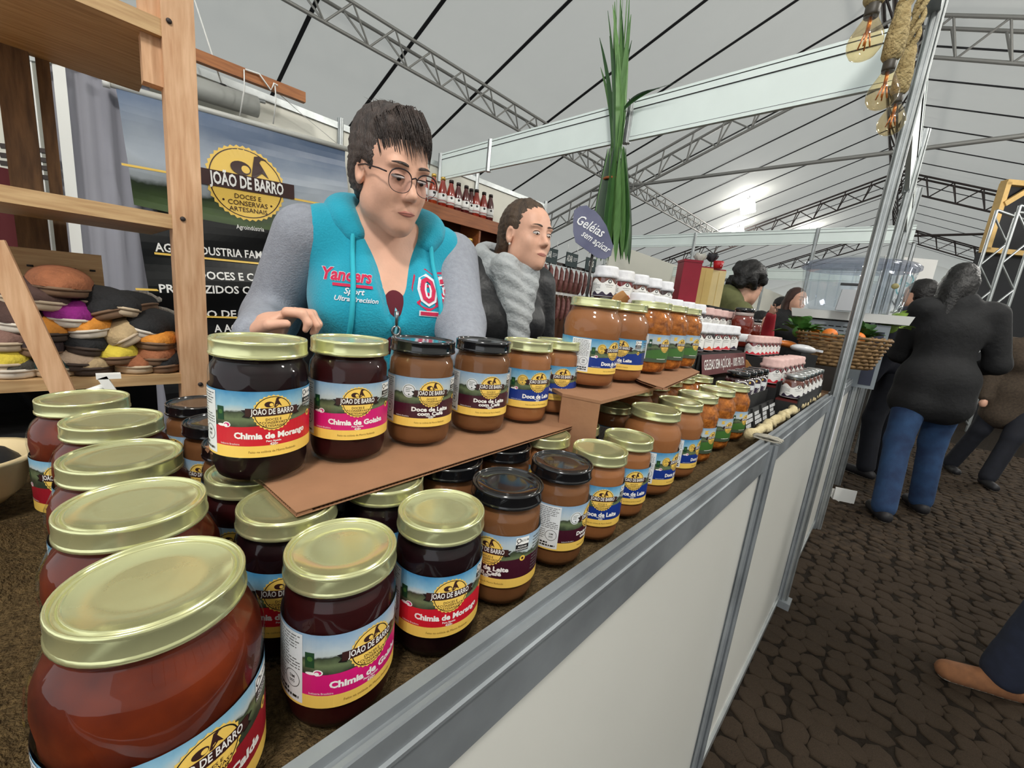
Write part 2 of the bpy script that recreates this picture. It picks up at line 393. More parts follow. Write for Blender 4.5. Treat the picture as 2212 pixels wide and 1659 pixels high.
t = thing('booth_post', 'tall grooved aluminium post rising from the counter corner to the header', 'post', (PX2, .148, 0))
q = MB(); octpost(q, 0, 0, 0, 2.62, M_alu, .023); q.build('profile', t)
q = MB(); q.box((0, 0, .02), (.07, .07, .04), M_alud); q.build('foot', t)
for X, lb in ((3.32, 'slim aluminium post of the neighbouring booth beyond the wicker basket'), (4.5, 'white aluminium post far along the row of booths, beside the shopper in black')):
    t = thing('booth_post', lb, 'post', (X, .14, 0)); q = MB(); octpost(q, 0, 0, 0, 2.45, M_alu, .023 if X < 4 else .03); q.build('profile', t)
# ------------------------------------------------------------------ header boards
def header(name, lb, ax, fixed, cuts, z0, z1, grp):
    """row of boards with rails; ax 'y': runs along Y at x=fixed"""
    for i in range(len(cuts)-1):
        a, c = cuts[i]+.02, cuts[i+1]-.02
        t = thing(name, lb[i], 'header board', (0, 0, 0), 0, grp)
        def sp(p0, p1, o0, o1, zz0, zz1, M, nm):
            q = MB()
            if ax == 'y': q.span((fixed+o0, p0, zz0), (fixed+o1, p1, zz1), M)
            else: q.span((p0, fixed+o0, zz0), (p1, fixed+o1, zz1), M)
            q.build(nm, t)
        sp(a, c, -.004, .004, z0+.02, z1-.03, M_hdr, 'board')
        sp(a, c, -.010, .010, z1-.012, z1, M_hdr, 'top_rail'); sp(a, c, -.008, .008, z1-.045, z1-.016, M_hdr, 'upper_trim')
        sp(a, c, -.006, .006, z1-.016, z1-.012, M_groove, 'groove'); sp(a, c, -.0085, .0085, z1-.048, z1-.045, M_groove, 'groove')
        sp(a, c, -.010, .010, z0, z0+.016, M_hdr, 'bottom_rail'); sp(a, c, -.006, .006, z0+.016, z0+.020, M_groove, 'groove')
        q = MB()
        if ax == 'y': octpost(q, fixed, cuts[i+1], z0-.01, z1+.005, M_alu, .023)
        else: octpost(q, cuts[i+1], fixed, z0-.01, z1+.005, M_alu, .023)
        q.build('joint_profile', t)
header('header_board', ['white header board nearest the tall aluminium post, behind the hanging bulbs', 'white header board between the leaf bundle and its far joint', 'white header board ending at the back wall above the sauce bottles'],
       'y', PX2, [.17, 1.345, 2.49, 3.1], 2.227, 2.434, 'header boards over the booth side')
header('fascia_board', ['white fascia board along the aisle above the basket', 'white fascia board along the aisle farther down the booth row'],
       'x', .15, [PX2, 3.32, 4.5], 2.13, 2.35, 'fascia boards along the aisle')
header('far_header_board', ['far white header board reaching the aisle post', 'far white header board with a dark joint in the middle', 'far white header board nearest the back corner'],
       'y', 6.0, [3.75, 2.35, .95, .1][::-1], 2.31, 2.485, 'far header boards across the tent')
header('far_header_board', ['second far white header board, lower, behind the first row', 'second row far header board above the drink dispenser'],
       'y', 8.6, [.3, 2.0, 4.2], 2.16, 2.36, 'second row of far header boards')
for X, ys in ((6.0, (.1, .95, 2.35, 3.75)), (8.6, (.3, 2.0, 4.2))):
    for y in ys:
        t = thing('far_booth_post', 'thin aluminium upright holding the %s far header row' % ('first' if X < 7 else 'second'), 'post', (X, y, 0), 0, 'uprights of the far header row %d m on' % X)
        q = MB(); octpost(q, 0, 0, 0, 2.3 if X < 7 else 2.16, M_alu); q.build('profile', t)
b = MB(); b.span((6.05, 3.7, 0), (9.5, 3.74, 2.4), M_wall); b.span((8.7, 2.2, 0), (12, 2.24, 2.1), M_wall); struct(b, 'wall_far_booths')
# ------------------------------------------------------------------ table top under the jars
TZ = .985
t = thing('counter_table', 'table top draped in burlap behind the aluminium counter rail', 'table', (0, 0, 0))
q = MB(); q.span((-.55, FY+.02, TZ-.03), (2.13, .80, TZ-.006), M_woodd); q.build('table_top', t)
for lx in (-.5, .8, 2.08):
    for ly in (.22, .75): q = MB(); q.box((lx, ly, (TZ-.03)/2), (.045, .045, TZ-.03), M_woodd); q.build('leg', t)
# burlap cloth, rucked on the left side
def burlap():
    b = MB(); nx, ny = 120, 44; P = []
    for i in range(nx+1):
        x = -.55+2.68*(i/nx)**1.35
        for j in range(ny+1):
            y = FY+.02+(.63)*j/ny; f = max(0, min(1, (-.045-x)/.05)); z = TZ-.003
            z += f*(.022*math.sin(y*26+x*9)+.012*math.sin(y*61-x*20)+.02)+f*.02*math.sin(x*38)
            P.append((x, y, max(z, TZ-.004)))
    fs = [(i*(ny+1)+j, (i+1)*(ny+1)+j, (i+1)*(ny+1)+j+1, i*(ny+1)+j+1) for i in range(nx) for j in range(ny)]
    b.add(P, fs, M_burlap, True); return b
tag(burlap().build('burlap_cloth'), 'coarse brown burlap cloth spread over the counter under the jars', 'cloth')
# ------------------------------------------------------------------ jars
M_lidg = mat('gold_lid', (220, 221, 168), .2, metal=.72, nz=.03, ns=6, bump=.02, bs=60)
M_lidk = mat('black_lid', (18, 18, 20), .13, coat=.6)
M_glass = clear_glass('jar_glass')
FILL = dict(
    morango=mat('strawberry_jam', (20, 3, 6), .55, spec=.15, nz=.35, ns=60),
    goiaba=mat('guava_jam', (44, 7, 8), .55, spec=.15, nz=.22, ns=40),
    cafe=mat('coffee_caramel', (114, 74, 44), .6, spec=.15, nz=.06, ns=25),
    leite=mat('milk_caramel', (146, 94, 56), .6, spec=.15, nz=.06, ns=25),
    chunk=mat('pumpkin_sweet', (192, 114, 44), .6, spec=.15, c2=(112, 58, 16), ns=75, bump=.6, bs=70),
    calda=mat('peach_in_syrup', (112, 42, 15), .5, spec=.15, c2=(50, 9, 7), ns=26))
def sky_mat(name, top, mid, low, hill1, hill2, z0, z1):
    """printed landscape: sky bands over hills, by height on the label"""
    if name in MATS: return MATS[name]
    M = bpy.data.materials.new(name); M.use_nodes = True; MATS[name] = M; nt = M.node_tree; b = nt.nodes['Principled BSDF']; b.inputs['Roughness'].default_value = .35
    tc = nt.nodes.new('ShaderNodeTexCoord'); sp = nt.nodes.new('ShaderNodeSeparateXYZ'); nt.links.new(tc.outputs['Object'], sp.inputs[0])
    no = nt.nodes.new('ShaderNodeTexNoise'); no.inputs['Scale'].default_value = 5/(z1-z0)*.35; no.inputs['Detail'].default_value = 6; nt.links.new(tc.outputs['Object'], no.inputs['Vector'])
    mr = nt.nodes.new('ShaderNodeMapRange'); mr.inputs[1].default_value = z0; mr.inputs[2].default_value = z1; nt.links.new(sp.outputs[2], mr.inputs[0])
    ad = nt.nodes.new('ShaderNodeMath'); ad.operation = 'MULTIPLY_ADD'; ad.inputs[1].default_value = .5; nt.links.new(no.outputs['Fac'], ad.inputs[0])
    sb = nt.nodes.new('ShaderNodeMath'); sb.operation = 'SUBTRACT'; sb.inputs[1].default_value = .25; nt.links.new(mr.outputs[0], sb.inputs[0]); nt.links.new(sb.outputs[0], ad.inputs[2])
    r = nt.nodes.new('ShaderNodeValToRGB'); nt.links.new(ad.outputs[0], r.inputs[0]); cr = r.color_ramp
    cr.elements[0].position = 0; cr.elements[0].color = rgb(hill2); cr.elements[1].position = 1; cr.elements[1].color = rgb(top)
    for p, c in ((.2, hill1), (.36, hill2), (.42, low), (.62, mid)): e = cr.elements.new(p); e.color = rgb(c)
    nt.links.new(r.outputs[0], b.inputs['Base Color']); return M
def flat(name, c, rough=.4): return mat(name, c, rough)
PW, PK, PY, PG, PB = flat('print_white', (240, 238, 234)), flat('print_black', (24, 22, 22)), flat('print_yellow', (240, 200, 96)), flat('print_green', (22, 66, 40)), flat('print_brown', (56, 28, 26))
PR, PP, PM, PBl, PC = flat('print_red', (200, 24, 44)), flat('print_pink', (206, 24, 112)), flat('print_maroon', (62, 16, 34)), flat('print_blue', (18, 50, 132)), flat('print_crimson', (150, 24, 38))
PGr, PT, PGo, PPa = flat('print_grey_text', (96, 96, 96)), flat('print_tan_text', (120, 84, 30)), flat('print_gold', (226, 186, 80)), flat('print_paper', (222, 224, 226))
PGl = flat('print_leaf_green', (64, 108, 48)); PGm = flat('print_olive', (70, 84, 66))
def bird(P, u, v, s, M, lay, M2):
    """oven nest with a small bird standing by it"""
    P.disc(u-.32*s, v-.05*s, .36*s, M, lay, 18, 2, sq=.72)
    P.disc(u-.16*s, v-.08*s, .15*s, M2, lay+.5, 12, 1)
    P.poly([(u+.02*s, v-.3*s), (u+.16*s, v-.34*s), (u+.42*s, v-.1*s), (u+.66*s, v-.28*s), (u+.5*s, v+.06*s), (u+.38*s, v+.3*s), (u+.46*s, v+.42*s), (u+.68*s, v+.44*s), (u+.42*s, v+.56*s), (u+.22*s, v+.5*s), (u+.14*s, v+.2*s)], M, lay)
def badge(P, u, v, r, lay=3, scal=.07, ribbon=1.28, small=True):
    P.disc(u, v, r, PY, lay, 56, 3, scal=scal)
    P.disc(u, v, r*.9, PK, lay+.5, 40, 1, r0=r*.86)
    bird(P, u, v+.5*r, .62*r, PB, lay+.6, PY)
    w_ = ribbon*r
    P.poly([(u-w_*1.12, v-.2*r), (u-w_*1.0, v-.02*r), (u-w_*1.16, v+.18*r), (u-w_*.85, v+.2*r), (u-w_*.85, v-.26*r)], PK, lay+.6)
    P.poly([(u+w_*1.12, v-.2*r), (u+w_*.85, v-.26*r), (u+w_*.85, v+.2*r), (u+w_*1.16, v+.18*r), (u+w_*1.0, v-.02*r)], PK, lay+.6)
    P.grid(u-w_, u+w_, v-.17*r, v+.27*r, PB, lay+.9, 12)
    P.text('JOÃO DE BARRO', u, v+.07*r, .36*r, PW, lay+1.4, bold=.02, width=2.12*r*.98, sy=1.2)
    if small:
        P.text('DOCES E', u, v-.36*r, .19*r, PB, lay+.9, bold=.01); P.text('CONSERVAS', u, v-.54*r, .2*r, PB, lay+.9, bold=.01); P.text('ARTESANAIS', u, v-.72*r, .19*r, PB, lay+.9, bold=.01)
        for s_ in (-1, 1): P.disc(u+s_*.62*r, v-.5*r, .035*r, PB, lay+.9, 8, 1)
def textblock(P, u0, u1, v0, v1, n, lay, M=PGr, hmul=.55):
    """small printed lines, one bar per word"""
    rg = random.Random(int(u0*1e5)+n); dv = (v1-v0)/n
    for i in range(n):
        u = u0; end = u1-(u1-u0)*rg.choice([0, 0, .1, .35])
        while u < end:
            L = min((u1-u0)*rg.uniform(.06, .2), end-u); P.grid(u, u+L, v1-(i+.5)*dv-dv*hmul/3, v1-(i+.5)*dv+dv*hmul/3, M, lay, 3); u += L+(u1-u0)*.03
def heart_logo(P, u, v, s, lay):
    P.disc(u-.35*s, v, .5*s, PW, lay, 14, 1, sq=.3); P.disc(u+.25*s, v+.1*s, .42*s, PW, lay+.1, 16, 1, sq=.75); P.disc(u+.25*s, v+.1*s, .3*s, PP, lay+.6, 14, 1, sq=.7); P.disc(u+.16*s, v-.02*s, .2*s, PW, lay+.9, 12, 1)
def make_label(kind, R, z0, z1):
    def fn(u, v, lay):
        a = u/R; r = R+.0004+.00009*lay; return (r*math.cos(a), r*math.sin(a), z0+v)
    P = Print(fn); h = z1-z0; k = h/.059; mm = .001*k
    band = dict(morango=PR, goiaba=PP, cafe=PM, leite=PBl, calda=PC, chunk=PGl)[kind]
    blue = kind in ('morango', 'leite', 'calda')
    sk = sky_mat('label_landscape_%s' % ('blue' if blue else 'pale'), (66, 136, 182) if blue else (132, 164, 194), (140, 184, 206) if blue else (180, 194, 202), (186, 196, 196), (104, 118, 84), (52, 60, 46), z0+.47*h, z1)
    U = R*2.75
    P.grid(-U, U, 0, h, sk, 0, 60, 6)
    if kind == 'chunk':
        P.grid(-U, U, 0, lambda u: 15*mm+5*mm*math.sin(u/R*3+1), PGm, 1, 60); P.grid(-30*mm, 60*mm, 8*mm, lambda u: 20*mm+8*mm*math.sin((u/mm+30)/90*PI), PGl, 1.6, 40)
        P.grid(6*mm, 32*mm, 7*mm, 8*mm, PW, 2.6, 8)
        badge(P, 26*mm, 36*mm, 15*mm)
        P.poly([(-8*mm, 50*mm), (4*mm, 47*mm), (10*mm, 54*mm), (2*mm, 53*mm)], PGo, 2); P.disc(4*mm, 47*mm, 5*mm, PGo, 2, 12, 1, sq=.4)
        P.grid(-16*mm, -10*mm, 32*mm, 48*mm, PG, 2, 4); P.disc(-13*mm, 41*mm, 2*mm, PPa, 3, 10, 1)
    else:
        P.grid(-U, U, 10*mm, lambda u: (31*mm+3.5*mm*math.sin(u/R*1.2-.4)), band, 1, 60)
        P.grid(-U, U, 0, 10.5*mm, PY, 1.6, 60)
        P.text('Feito na colônia de Morro Redondo', 0, 5*mm, 3.0*mm, PT, 2.4, width=38*mm)
        badge(P, 0, 40*mm, 16.3*mm)
        if kind == 'morango': P.text('Chimia de Morango', 0, 18.7*mm, 7.6*mm, PW, 2.6, bold=.045, width=60*mm, arc=.9)
        if kind == 'goiaba': P.text('Chimia de Goiaba', 0, 18.7*mm, 7.6*mm, PW, 2.6, bold=.045, width=57*mm, arc=.9)
        if kind == 'calda': P.text('em Calda', 12*mm, 19*mm, 8.6*mm, PW, 2.6, bold=.045, width=36*mm)
        if kind == 'leite': P.text('Doce de Leite', 0, 18*mm, 8.6*mm, PW, 2.6, bold=.045, width=50*mm)
        if kind == 'cafe':
            P.text('Doce de Leite', 0, 21.5*mm, 7*mm, PW, 5.2, bold=.045, width=46*mm); P.text('com Café', 0, 16.2*mm, 6*mm, PW, 5.6, bold=.045, width=32*mm)
        pv = 13 if kind != 'leite' else 12.6
        P.text('Peso líquido', 0, (pv+1.2)*mm if kind != 'cafe' else 13*mm if False else 12.9*mm, 2.4*mm, PW, 2.6, bold=.03); P.text('420g', 0, (pv-1.6)*mm if kind != 'cafe' else 10.9*mm, 3.2*mm, PW, 2.6, bold=.03)
        P.text('Indústria Brasileira', -34*mm, 12.3*mm, 2.2*mm, PW if kind != 'leite' else PPa, 2.4)
        if kind in ('cafe', 'leite'):
            sc = PPa if kind == 'cafe' else PGo
            P.disc(-27*mm, 43*mm, 8.2*mm, sc, 2, 28, 2); P.disc(-27*mm, 43*mm, 7.2*mm, PGm, 2.6, 28, 1, r0=6.6*mm); textblock(P, -31*mm, -23*mm, 41*mm, 47*mm, 3, 2.8, PGm); P.disc(-27*mm, 38.5*mm, 1*mm, PGm, 2.8, 8, 1)
        if kind != 'cafe':
            P.grid(-45*mm, -38.5*mm, 33*mm, 45*mm, PG, 2, 4); P.disc(-41.5*mm, 40*mm, 2*mm, PGl, 2.6, 10, 1); heart_logo(P, -38*mm, 28.5*mm, 8*mm, 2)
        # front-of-pack notice on the right
        P.grid(28*mm, 43*mm, 49*mm, 57*mm, PW, 2, 6); P.disc(31*mm, 53.5*mm, 2.6*mm, PK, 2.6, 16, 1, r0=1.8*mm); P.poly([(30*mm, 51*mm), (29*mm, 49.4*mm), (30*mm, 49.4*mm), (31*mm, 51*mm)], PK, 2.6)
        P.text('ALTO EM', 38*mm, 53.2*mm, 3.2*mm, PK, 2.8, bold=.01, width=9*mm); P.grid(28*mm, 43*mm, 42*mm, 49*mm, PK, 2.2, 6); P.text('AÇÚCAR', 35.5*mm, 46.6*mm, 2.6*mm, PW, 3, bold=.02); P.text('ADICIONADO', 35.5*mm, 43.7*mm, 2.3*mm, PW, 3, bold=.02)
        P.disc(37*mm, 33*mm, 3.2*mm, PGo, 2.2, 16, 1); P.disc(37*mm, 33*mm, 1.4*mm, PB, 2.8, 10, 1)
    # white panel with the composition text, seal and date stamp
    w0, w1 = (-80*mm, -47*mm) if kind != 'chunk' else (-56*mm, -19*mm)
    P.grid(w0, w1, 2*mm if kind != 'chunk' else 6*mm, 57.5*mm, PPa, 2.4, 14)
    textblock(P, w0+2*mm, w1-2*mm, 28*mm, 56*mm, 12, 3.2); textblock(P, w0+2*mm, w0+.5*(w1-w0), 14*mm, 27*mm, 5, 3.2)
    P.disc(w1-9*mm, 19.5*mm, 7*mm, PGr, 3.2, 28, 1, r0=6.4*mm); P.text('SIM', w1-9*mm, 21.3*mm, 3.4*mm, PK, 3.4, bold=.01); P.text('005', w1-9*mm, 17.6*mm, 3.4*mm, PK, 3.4, bold=.01)
    textblock(P, w0+3*mm, w1-3*mm, 4*mm if kind != 'chunk' else 7*mm, 11*mm, 2, 3.4, PK, .9)
    textblock(P, 50*mm, 78*mm, 14*mm, 55*mm, 11, 2.6, PGr)
    return P.mb
def lid_prof(R, h): return [(R*.985, 0), (R, .0006), (R, .0022), (R*.986, .0030), (R*.983, .0034), (R*.983, h-.0030), (R*.985, h-.0026), (R*.985, h-.0012), (R*.975, h-.0003), (R*.96, h), (R*.945, h-.0002), (R*.936, h-.0010), (R*.93, h-.0022), (R*.915, h-.0026), (R*.882, h-.0026), (R*.87, h-.0024), (R*.862, h-.0016), (R*.845, h-.0012), (R*.83, h-.0015), (R*.82, h-.0019), (R*.5, h-.0019), (0, h-.0019)]
# jar shapes: glass profile (r,z), body radius, label span, lid radius/height, total height
SHAPE = dict(
    s420=dict(prof=[(.0, .002), (.026, .0), (.0335, .001), (.0352, .006), (.036, .014), (.036, .088), (.0352, .0935), (.0325, .0975), (.0318, .1), (.033, .1015), (.0318, .1035)], R=.036, lab=(.0255, .0785), lid=(.0355, .0135), lz=.1025, H=.116),
    big=dict(prof=[(.0, .002), (.03, .0), (.041, .002), (.0448, .008), (.046, .018), (.046, .084), (.0475, .094), (.0465, .106), (.042, .116), (.0375, .122), (.0372, .126), (.0385, .1275), (.0372, .13)], R=.046, lab=(.026, .08), lid=(.0402, .014), lz=.1275, H=.1415),
    wide=dict(prof=[(.0, .002), (.030, .0), (.0415, .002), (.0448, .009), (.0455, .02), (.0455, .075), (.0466, .086), (.0458, .097), (.0415, .108), (.0365, .1135), (.0352, .117), (.0365, .1185), (.0352, .1205)], R=.0455, lab=(.014, .073), lid=(.0385, .0145), lz=.1185, H=.133))
NAMES = dict(morango='dark red strawberry jam', goiaba='red guava jam', cafe='brown coffee caramel', leite='tan milk caramel', chunk='orange shredded pumpkin sweet', calda='amber peaches in syrup')
PROTO = {}
def jar_proto(shape, kind, lid):
    k = (shape, kind, lid)
    if k in PROTO: return PROTO[k]
    S_ = SHAPE[shape]; t = obj('jam_jar' if kind in ('morango', 'goiaba') else 'caramel_jar' if kind in ('cafe', 'leite') else 'preserve_jar', None); t.empty_display_size = .03
    b = MB(); b.lathe(S_['prof'], M_glass, 40); g = b.build('glass', t)
    fill = [(max(0, r-.0016), z+(.004 if z < .01 else 0)) for r, z in S_['prof']]; top = S_['prof'][-1][1]-(.004 if kind != 'morango' else .003)
    fill = [p for p in fill if p[1] < top]; fill.append((fill[-1][0], top)); fill.append((0, top+.001))
    b = MB()
    if kind == 'chunk': b.lathe(fill, FILL[kind], 48, wob=lambda q_, z: 1+.012*math.sin(q_*17+z*500)+.012*math.sin(q_*29-z*700))
    else: b.lathe(fill, FILL[kind], 40)
    b.build('filling', t)
    b = MB(); b.lathe([(r, z+S_['lz']) for r, z in lid_prof(*S_['lid'])], M_lidg if lid == 'g' else M_lidk, 48); b.build('lid', t)
    make_label(kind, S_['R'], *S_['lab']).build('label', g)
    PROTO[k] = t; return t
used = set()
def jar(shape, kind, lid, x, y, z, ang, label, group):
    p = jar_proto(shape, kind, lid)
    if p.name in used: o = copy_tree(p)
    else: o = p; used.add(p.name)
    o.location = (x, y, z); o.rotation_euler = (0, 0, math.radians(ang)); return tag(o, label, 'jar', group)
G1 = 'jars along the counter rail'
front = [('s420', 'goiaba', 'g', .111, .240, 277, 'guava jam jar with pink label and gold lid at the counter rail'), ('s420', 'morango', 'g', .194, .241, 250, 'strawberry jam jar with red label and gold lid at the counter rail'),
    ('s420', 'cafe', 'k', .277, .246, 203, 'black-lidded coffee caramel jar at the rail, maroon label turned to the strawberry jar'), ('s420', 'cafe', 'k', .368, .248, 291, 'black-lidded coffee caramel jar at the rail showing its white text panel'),
    ('s420', 'leite', 'g', .450, .248, 229, 'small milk caramel jar with blue label next to the black-lidded jars at the rail'), ('s420', 'leite', 'g', .538, .254, 234, 'small milk caramel jar with blue label beside the bigger caramel jars at the rail'),
    ('big', 'leite', 'g', .645, .266, 272, 'bulging milk caramel jar at the rail next to the small caramel jars'), ('big', 'leite', 'g', .760, .270, 276, 'bulging milk caramel jar at the rail next to the pumpkin sweets'),
    ('big', 'chunk', 'g', .880, .280, 232, 'pumpkin sweet jar at the rail touching the caramel jars'), ('big', 'chunk', 'g', 1.015, .284, 226, 'middle pumpkin sweet jar of the three at the rail'), ('big', 'chunk', 'g', 1.145, .285, 232, 'pumpkin sweet jar at the rail nearest the cord tie')]
for s_, k_, l_, x, y, a, lb in front: jar(s_, k_, l_, x, y, TZ, a, lb, G1)
for y, lb in ((.243, 'peaches in syrup in the wide jar nearest the counter rail'), (.34, 'wide jar of peaches, second in its row from the counter rail'), (.436, 'wide jar of peaches, third in its row from the counter rail'), (.547, 'wide jar of peaches, fourth in its row, by the white handle')):
    jar('wide', 'calda', 'g', .0172, y, TZ, {.243: 284}.get(y, 250), lb, 'row of wide peach jars')
jar('wide', 'calda', 'g', -.002, .648, TZ, 240, 'wide peach jar hidden at the back end of its row', 'row of wide peach jars')
# second row, under the cardboard
G2 = 'jars holding up the cardboard sheet'
row2 = [('s420', 'goiaba', 'g', .098, .395, 'gold-lidded guava jam jar directly beneath the upper strawberry jar'), ('s420', 'morango', 'g', .103, .3175, 'gold-lidded jam jar under the near corner of the cardboard sheet'), ('s420', 'morango', 'g', .186, .318, 'gold-lidded jam jar half under the cardboard behind the strawberry jar'),
    ('s420', 'cafe', 'k', .266, .3225, 'black-lidded jar half under the cardboard behind the coffee caramel jars'), ('s420', 'cafe', 'k', .350, .3255, 'black-lidded jar under the cardboard edge next to the gold lids'),
    ('s420', 'leite', 'g', .434, .3265, 'gold-lidded caramel jar under the cardboard edge next to the black lids'), ('s420', 'leite', 'g', .518, .332, 'gold-lidded caramel jar under the far corner of the cardboard sheet'),
    ('s420', 'cafe', 'k', .184, .398, 'black-lidded jar standing under the upper guava jar'), ('s420', 'cafe', 'k', .264, .402, 'black-lidded jar standing under the first upper coffee caramel jar'), ('s420', 'cafe', 'k', .346, .404, 'black-lidded jar standing under the second upper coffee caramel jar'), ('s420', 'leite', 'g', .428, .404, 'caramel jar standing under the upper milk caramel jars'),
    ('s420', 'leite', 'g', .512, .408, 'caramel jar standing under the last upper milk caramel jar'),
    ('s420', 'cafe', 'k', .110, .476, 'black-lidded jar behind the strawberry jar, next to the third peach jar'), ('s420', 'cafe', 'k', .106, .557, 'middle black-lidded jar between the peach row and the upper jars'), ('s420', 'cafe', 'k', .102, .650, 'black-lidded jar at the back, in front of the wooden shelf post')]
for s_, k_, l_, x, y, lb in row2: jar(s_, k_, l_, x, y, TZ, rng.uniform(200, 300), lb, G2)
G3 = 'big jars standing behind the rail jars'
for i, (x, y) in enumerate([(.70, .372), (.80, .385), (.905, .392), (1.0, .40), (1.10, .405), (1.18, .385)]):
    jar('s420' if i < 1 else 'big', 'leite' if i < 3 else 'chunk', 'g', x, y, TZ, rng.uniform(220, 300), ['caramel jar beside the folded box flap', 'caramel jar under the box edge, first behind the rail jars', 'caramel jar under the box edge, second behind the rail jars', 'pumpkin sweet jar just below the thin cardboard sheet', 'pumpkin sweet jar under the far end of the thin cardboard', 'pumpkin sweet jar beyond the thin cardboard by the black stand'][i], G3)
# ---- cardboard: liners with a fluted core
def cardboard(poly, z, th, name, lb, cat='cardboard'):
    t = thing(name, lb, cat, (0, 0, z))
    for zz0, zz1, nm in ((0, th*.18, 'lower_liner'), (th*.82, th, 'upper_liner')):
        b = MB(); b.extr(poly, 'z', zz0, zz1, M_card); b.build(nm, t)
    b = MB(); n = len(poly)
    for i in range(n):
        a = Vector(poly[i]); c = Vector(poly[(i+1) % n]); L = (c-a).length; N = max(4, int(L/.0035)); nn = Vector((-(c-a).y, (c-a).x)).normalized()
        pts = []
        for j in range(N*2+1):
            p = a+(c-a)*j/(N*2); zz = th*.18+th*.64*(j % 2); pts += [(p.x+nn.x*.0008, p.y+nn.y*.0008, zz), (p.x+nn.x*.012, p.y+nn.y*.012, zz)]
        b.add(pts, [(2*j, 2*j+2, 2*j+3, 2*j+1) for j in range(N*2)], M_carde)
    b.build('fluted_core', t); return t
CZ = TZ+.1165
cp = [onz(640, 1112, CZ+.002), onz(1277, 910, CZ+.002), onz(1195, 880, CZ+.002), (.53, .46, 0), (.075, .46, 0), onz(567, 1045, CZ+.002)]
cardboard([(p[0], p[1]) for p in cp], CZ, .004, 'cardboard_sheet', 'brown corrugated cardboard sheet carrying the upper row of jam jars')
G4 = 'jars on the cardboard sheet'
UZ = CZ+.0042
for k_, l_, x, y, a, lb in [('morango', 'g', .1015, .378, 268, 'strawberry jam jar with red label on the cardboard, beside the wooden post'), ('goiaba', 'g', .179, .380, 257, 'guava jam jar with pink label on the cardboard in front of the turquoise vest'),
    ('cafe', 'k', .262, .380, 255, 'black-lidded coffee caramel jar on the cardboard next to the guava jam'), ('cafe', 'k', .352, .379, 250, 'black-lidded coffee caramel jar on the cardboard next to the milk caramel'),
    ('leite', 'g', .440, .380, 255, 'milk caramel jar with blue label on the cardboard next to black lids'), ('leite', 'g', .522, .389, 238, 'milk caramel jar with blue label on the cardboard by the carton')]:
    jar('s420', k_, l_, x, y, UZ, a, lb, G4)
# ---- folded carton carrying the big caramel jars
BZ = 1.150
t = thing('carton', 'brown folded carton supporting two big caramel jars', 'carton', (0, 0, 0))
tp = [onz(1298, 866, BZ), onz(1432, 833, BZ), onz(1385, 815, BZ), (.80, .47, 0), (.545, .47, 0), onz(1215, 850, BZ)]; tp = [(p[0], p[1]) for p in tp]
b = MB(); b.extr(tp, 'z', BZ-.005, BZ, M_card); b.build('top_flap', t)
a, c = tp[5], tp[0]; b = MB(); b.add([(a[0], a[1], BZ-.004), (c[0], c[1], BZ-.004), (c[0], c[1], 1.06), (a[0], a[1], 1.06), (a[0]+.004, a[1]+.004, BZ-.004), (c[0]+.004, c[1]+.004, BZ-.004), (c[0]+.004, c[1]+.004, 1.06), (a[0]+.004, a[1]+.004, 1.06)], [(0, 3, 2, 1), (4, 5, 6, 7), (0, 1, 5, 4), (2, 3, 7, 6), (1, 2, 6, 5), (0, 4, 7, 3)], M_card); b.build('front_flap', t)
b = MB(); b.box((.68, .47, 1.067), (.25, .005, .16), M_card); b.build('back_flap', t)
for x in (.56, .79): b = MB(); b.box((x, .43, 1.067), (.005, .08, .16), M_card); b.build('side_flap', t)
Z2 = 1.160
cp = [onz(1432, 838, Z2), onz(1512, 803, Z2), (1.22, .50, 0), (.82, .48, 0), onz(1385, 822, Z2)]
cardboard([(p[0], p[1]) for p in cp], Z2-.004, .004, 'thin_cardboard', 'small cardboard sheet carrying three pumpkin sweet jars')
G5 = 'big jars on the carton'
for k_, xx, yy, z, a, lb in [('leite', .577, .366, BZ, 268, 'bulging milk caramel jar on the carton showing its white text panel'), ('leite', .687, .372, BZ, 212, 'bulging milk caramel jar on the carton half hidden by the one beside it'), ('chunk', .795, .374, Z2, 232, 'pumpkin sweet jar on the thin cardboard touching the caramel jars'), ('chunk', .90, .382, Z2, 230, 'middle pumpkin sweet jar on the thin cardboard'), ('chunk', 1.008, .390, Z2, 232, 'pumpkin sweet jar at the far end of the thin cardboard by the jelly sign')]:
    jar('big', k_, 'g', xx, yy, z, a, lb, G5)
# ------------------------------------------------------------------ wooden shelf rack with slippers, left
SYF = 1.15; M_shade = mat('under_shelf_shade', (22, 20, 20), .9, nz=.2, ns=10)  # M_shade: flat dark colour standing in for shade below the shelf
rack = thing('wooden_rack', 'raw pine shelf rack holding a pile of felt slippers', 'shelf', (0, 0, 0))
q = MB(); q.box((.176, SYF+.02, .90), (.052, .045, 1.80), M_wood); q.box((.135, SYF+.03, 1.71), (.03, .03, .18), M_wood); q.build('upright', rack)
for z, th, y1 in ((1.038, .022, 1.52), (1.378, .028, 1.5), (1.735, .03, 1.55)):
    q = MB(); q.span((-.75, SYF+.0, z-th), (.15, y1, z), M_woodx); q.build('shelf_board', rack)
for x in (-.06, -.70):
    q = MB(); q.box((x, 1.55, .95), (.05, .05, 1.9), M_woodd); q.build('upright', rack)
    q = MB(); q.box((x+.045, 1.57, .95), (.022, .05, 1.9), M_woodd); q.build('upright', rack)
a = ony(-20, 520, 1.08); c = ony(165, 905, 1.08)
q = MB(); q.bar(a, c, .03, .03, M_wood, up=(0, 1, 0)); q.build('brace', rack)
a = ony(-30, 568, 1.36); c = ony(222, 588, 1.36)
q = MB(); q.bar(a, c, .03, .075, M_woodx); 
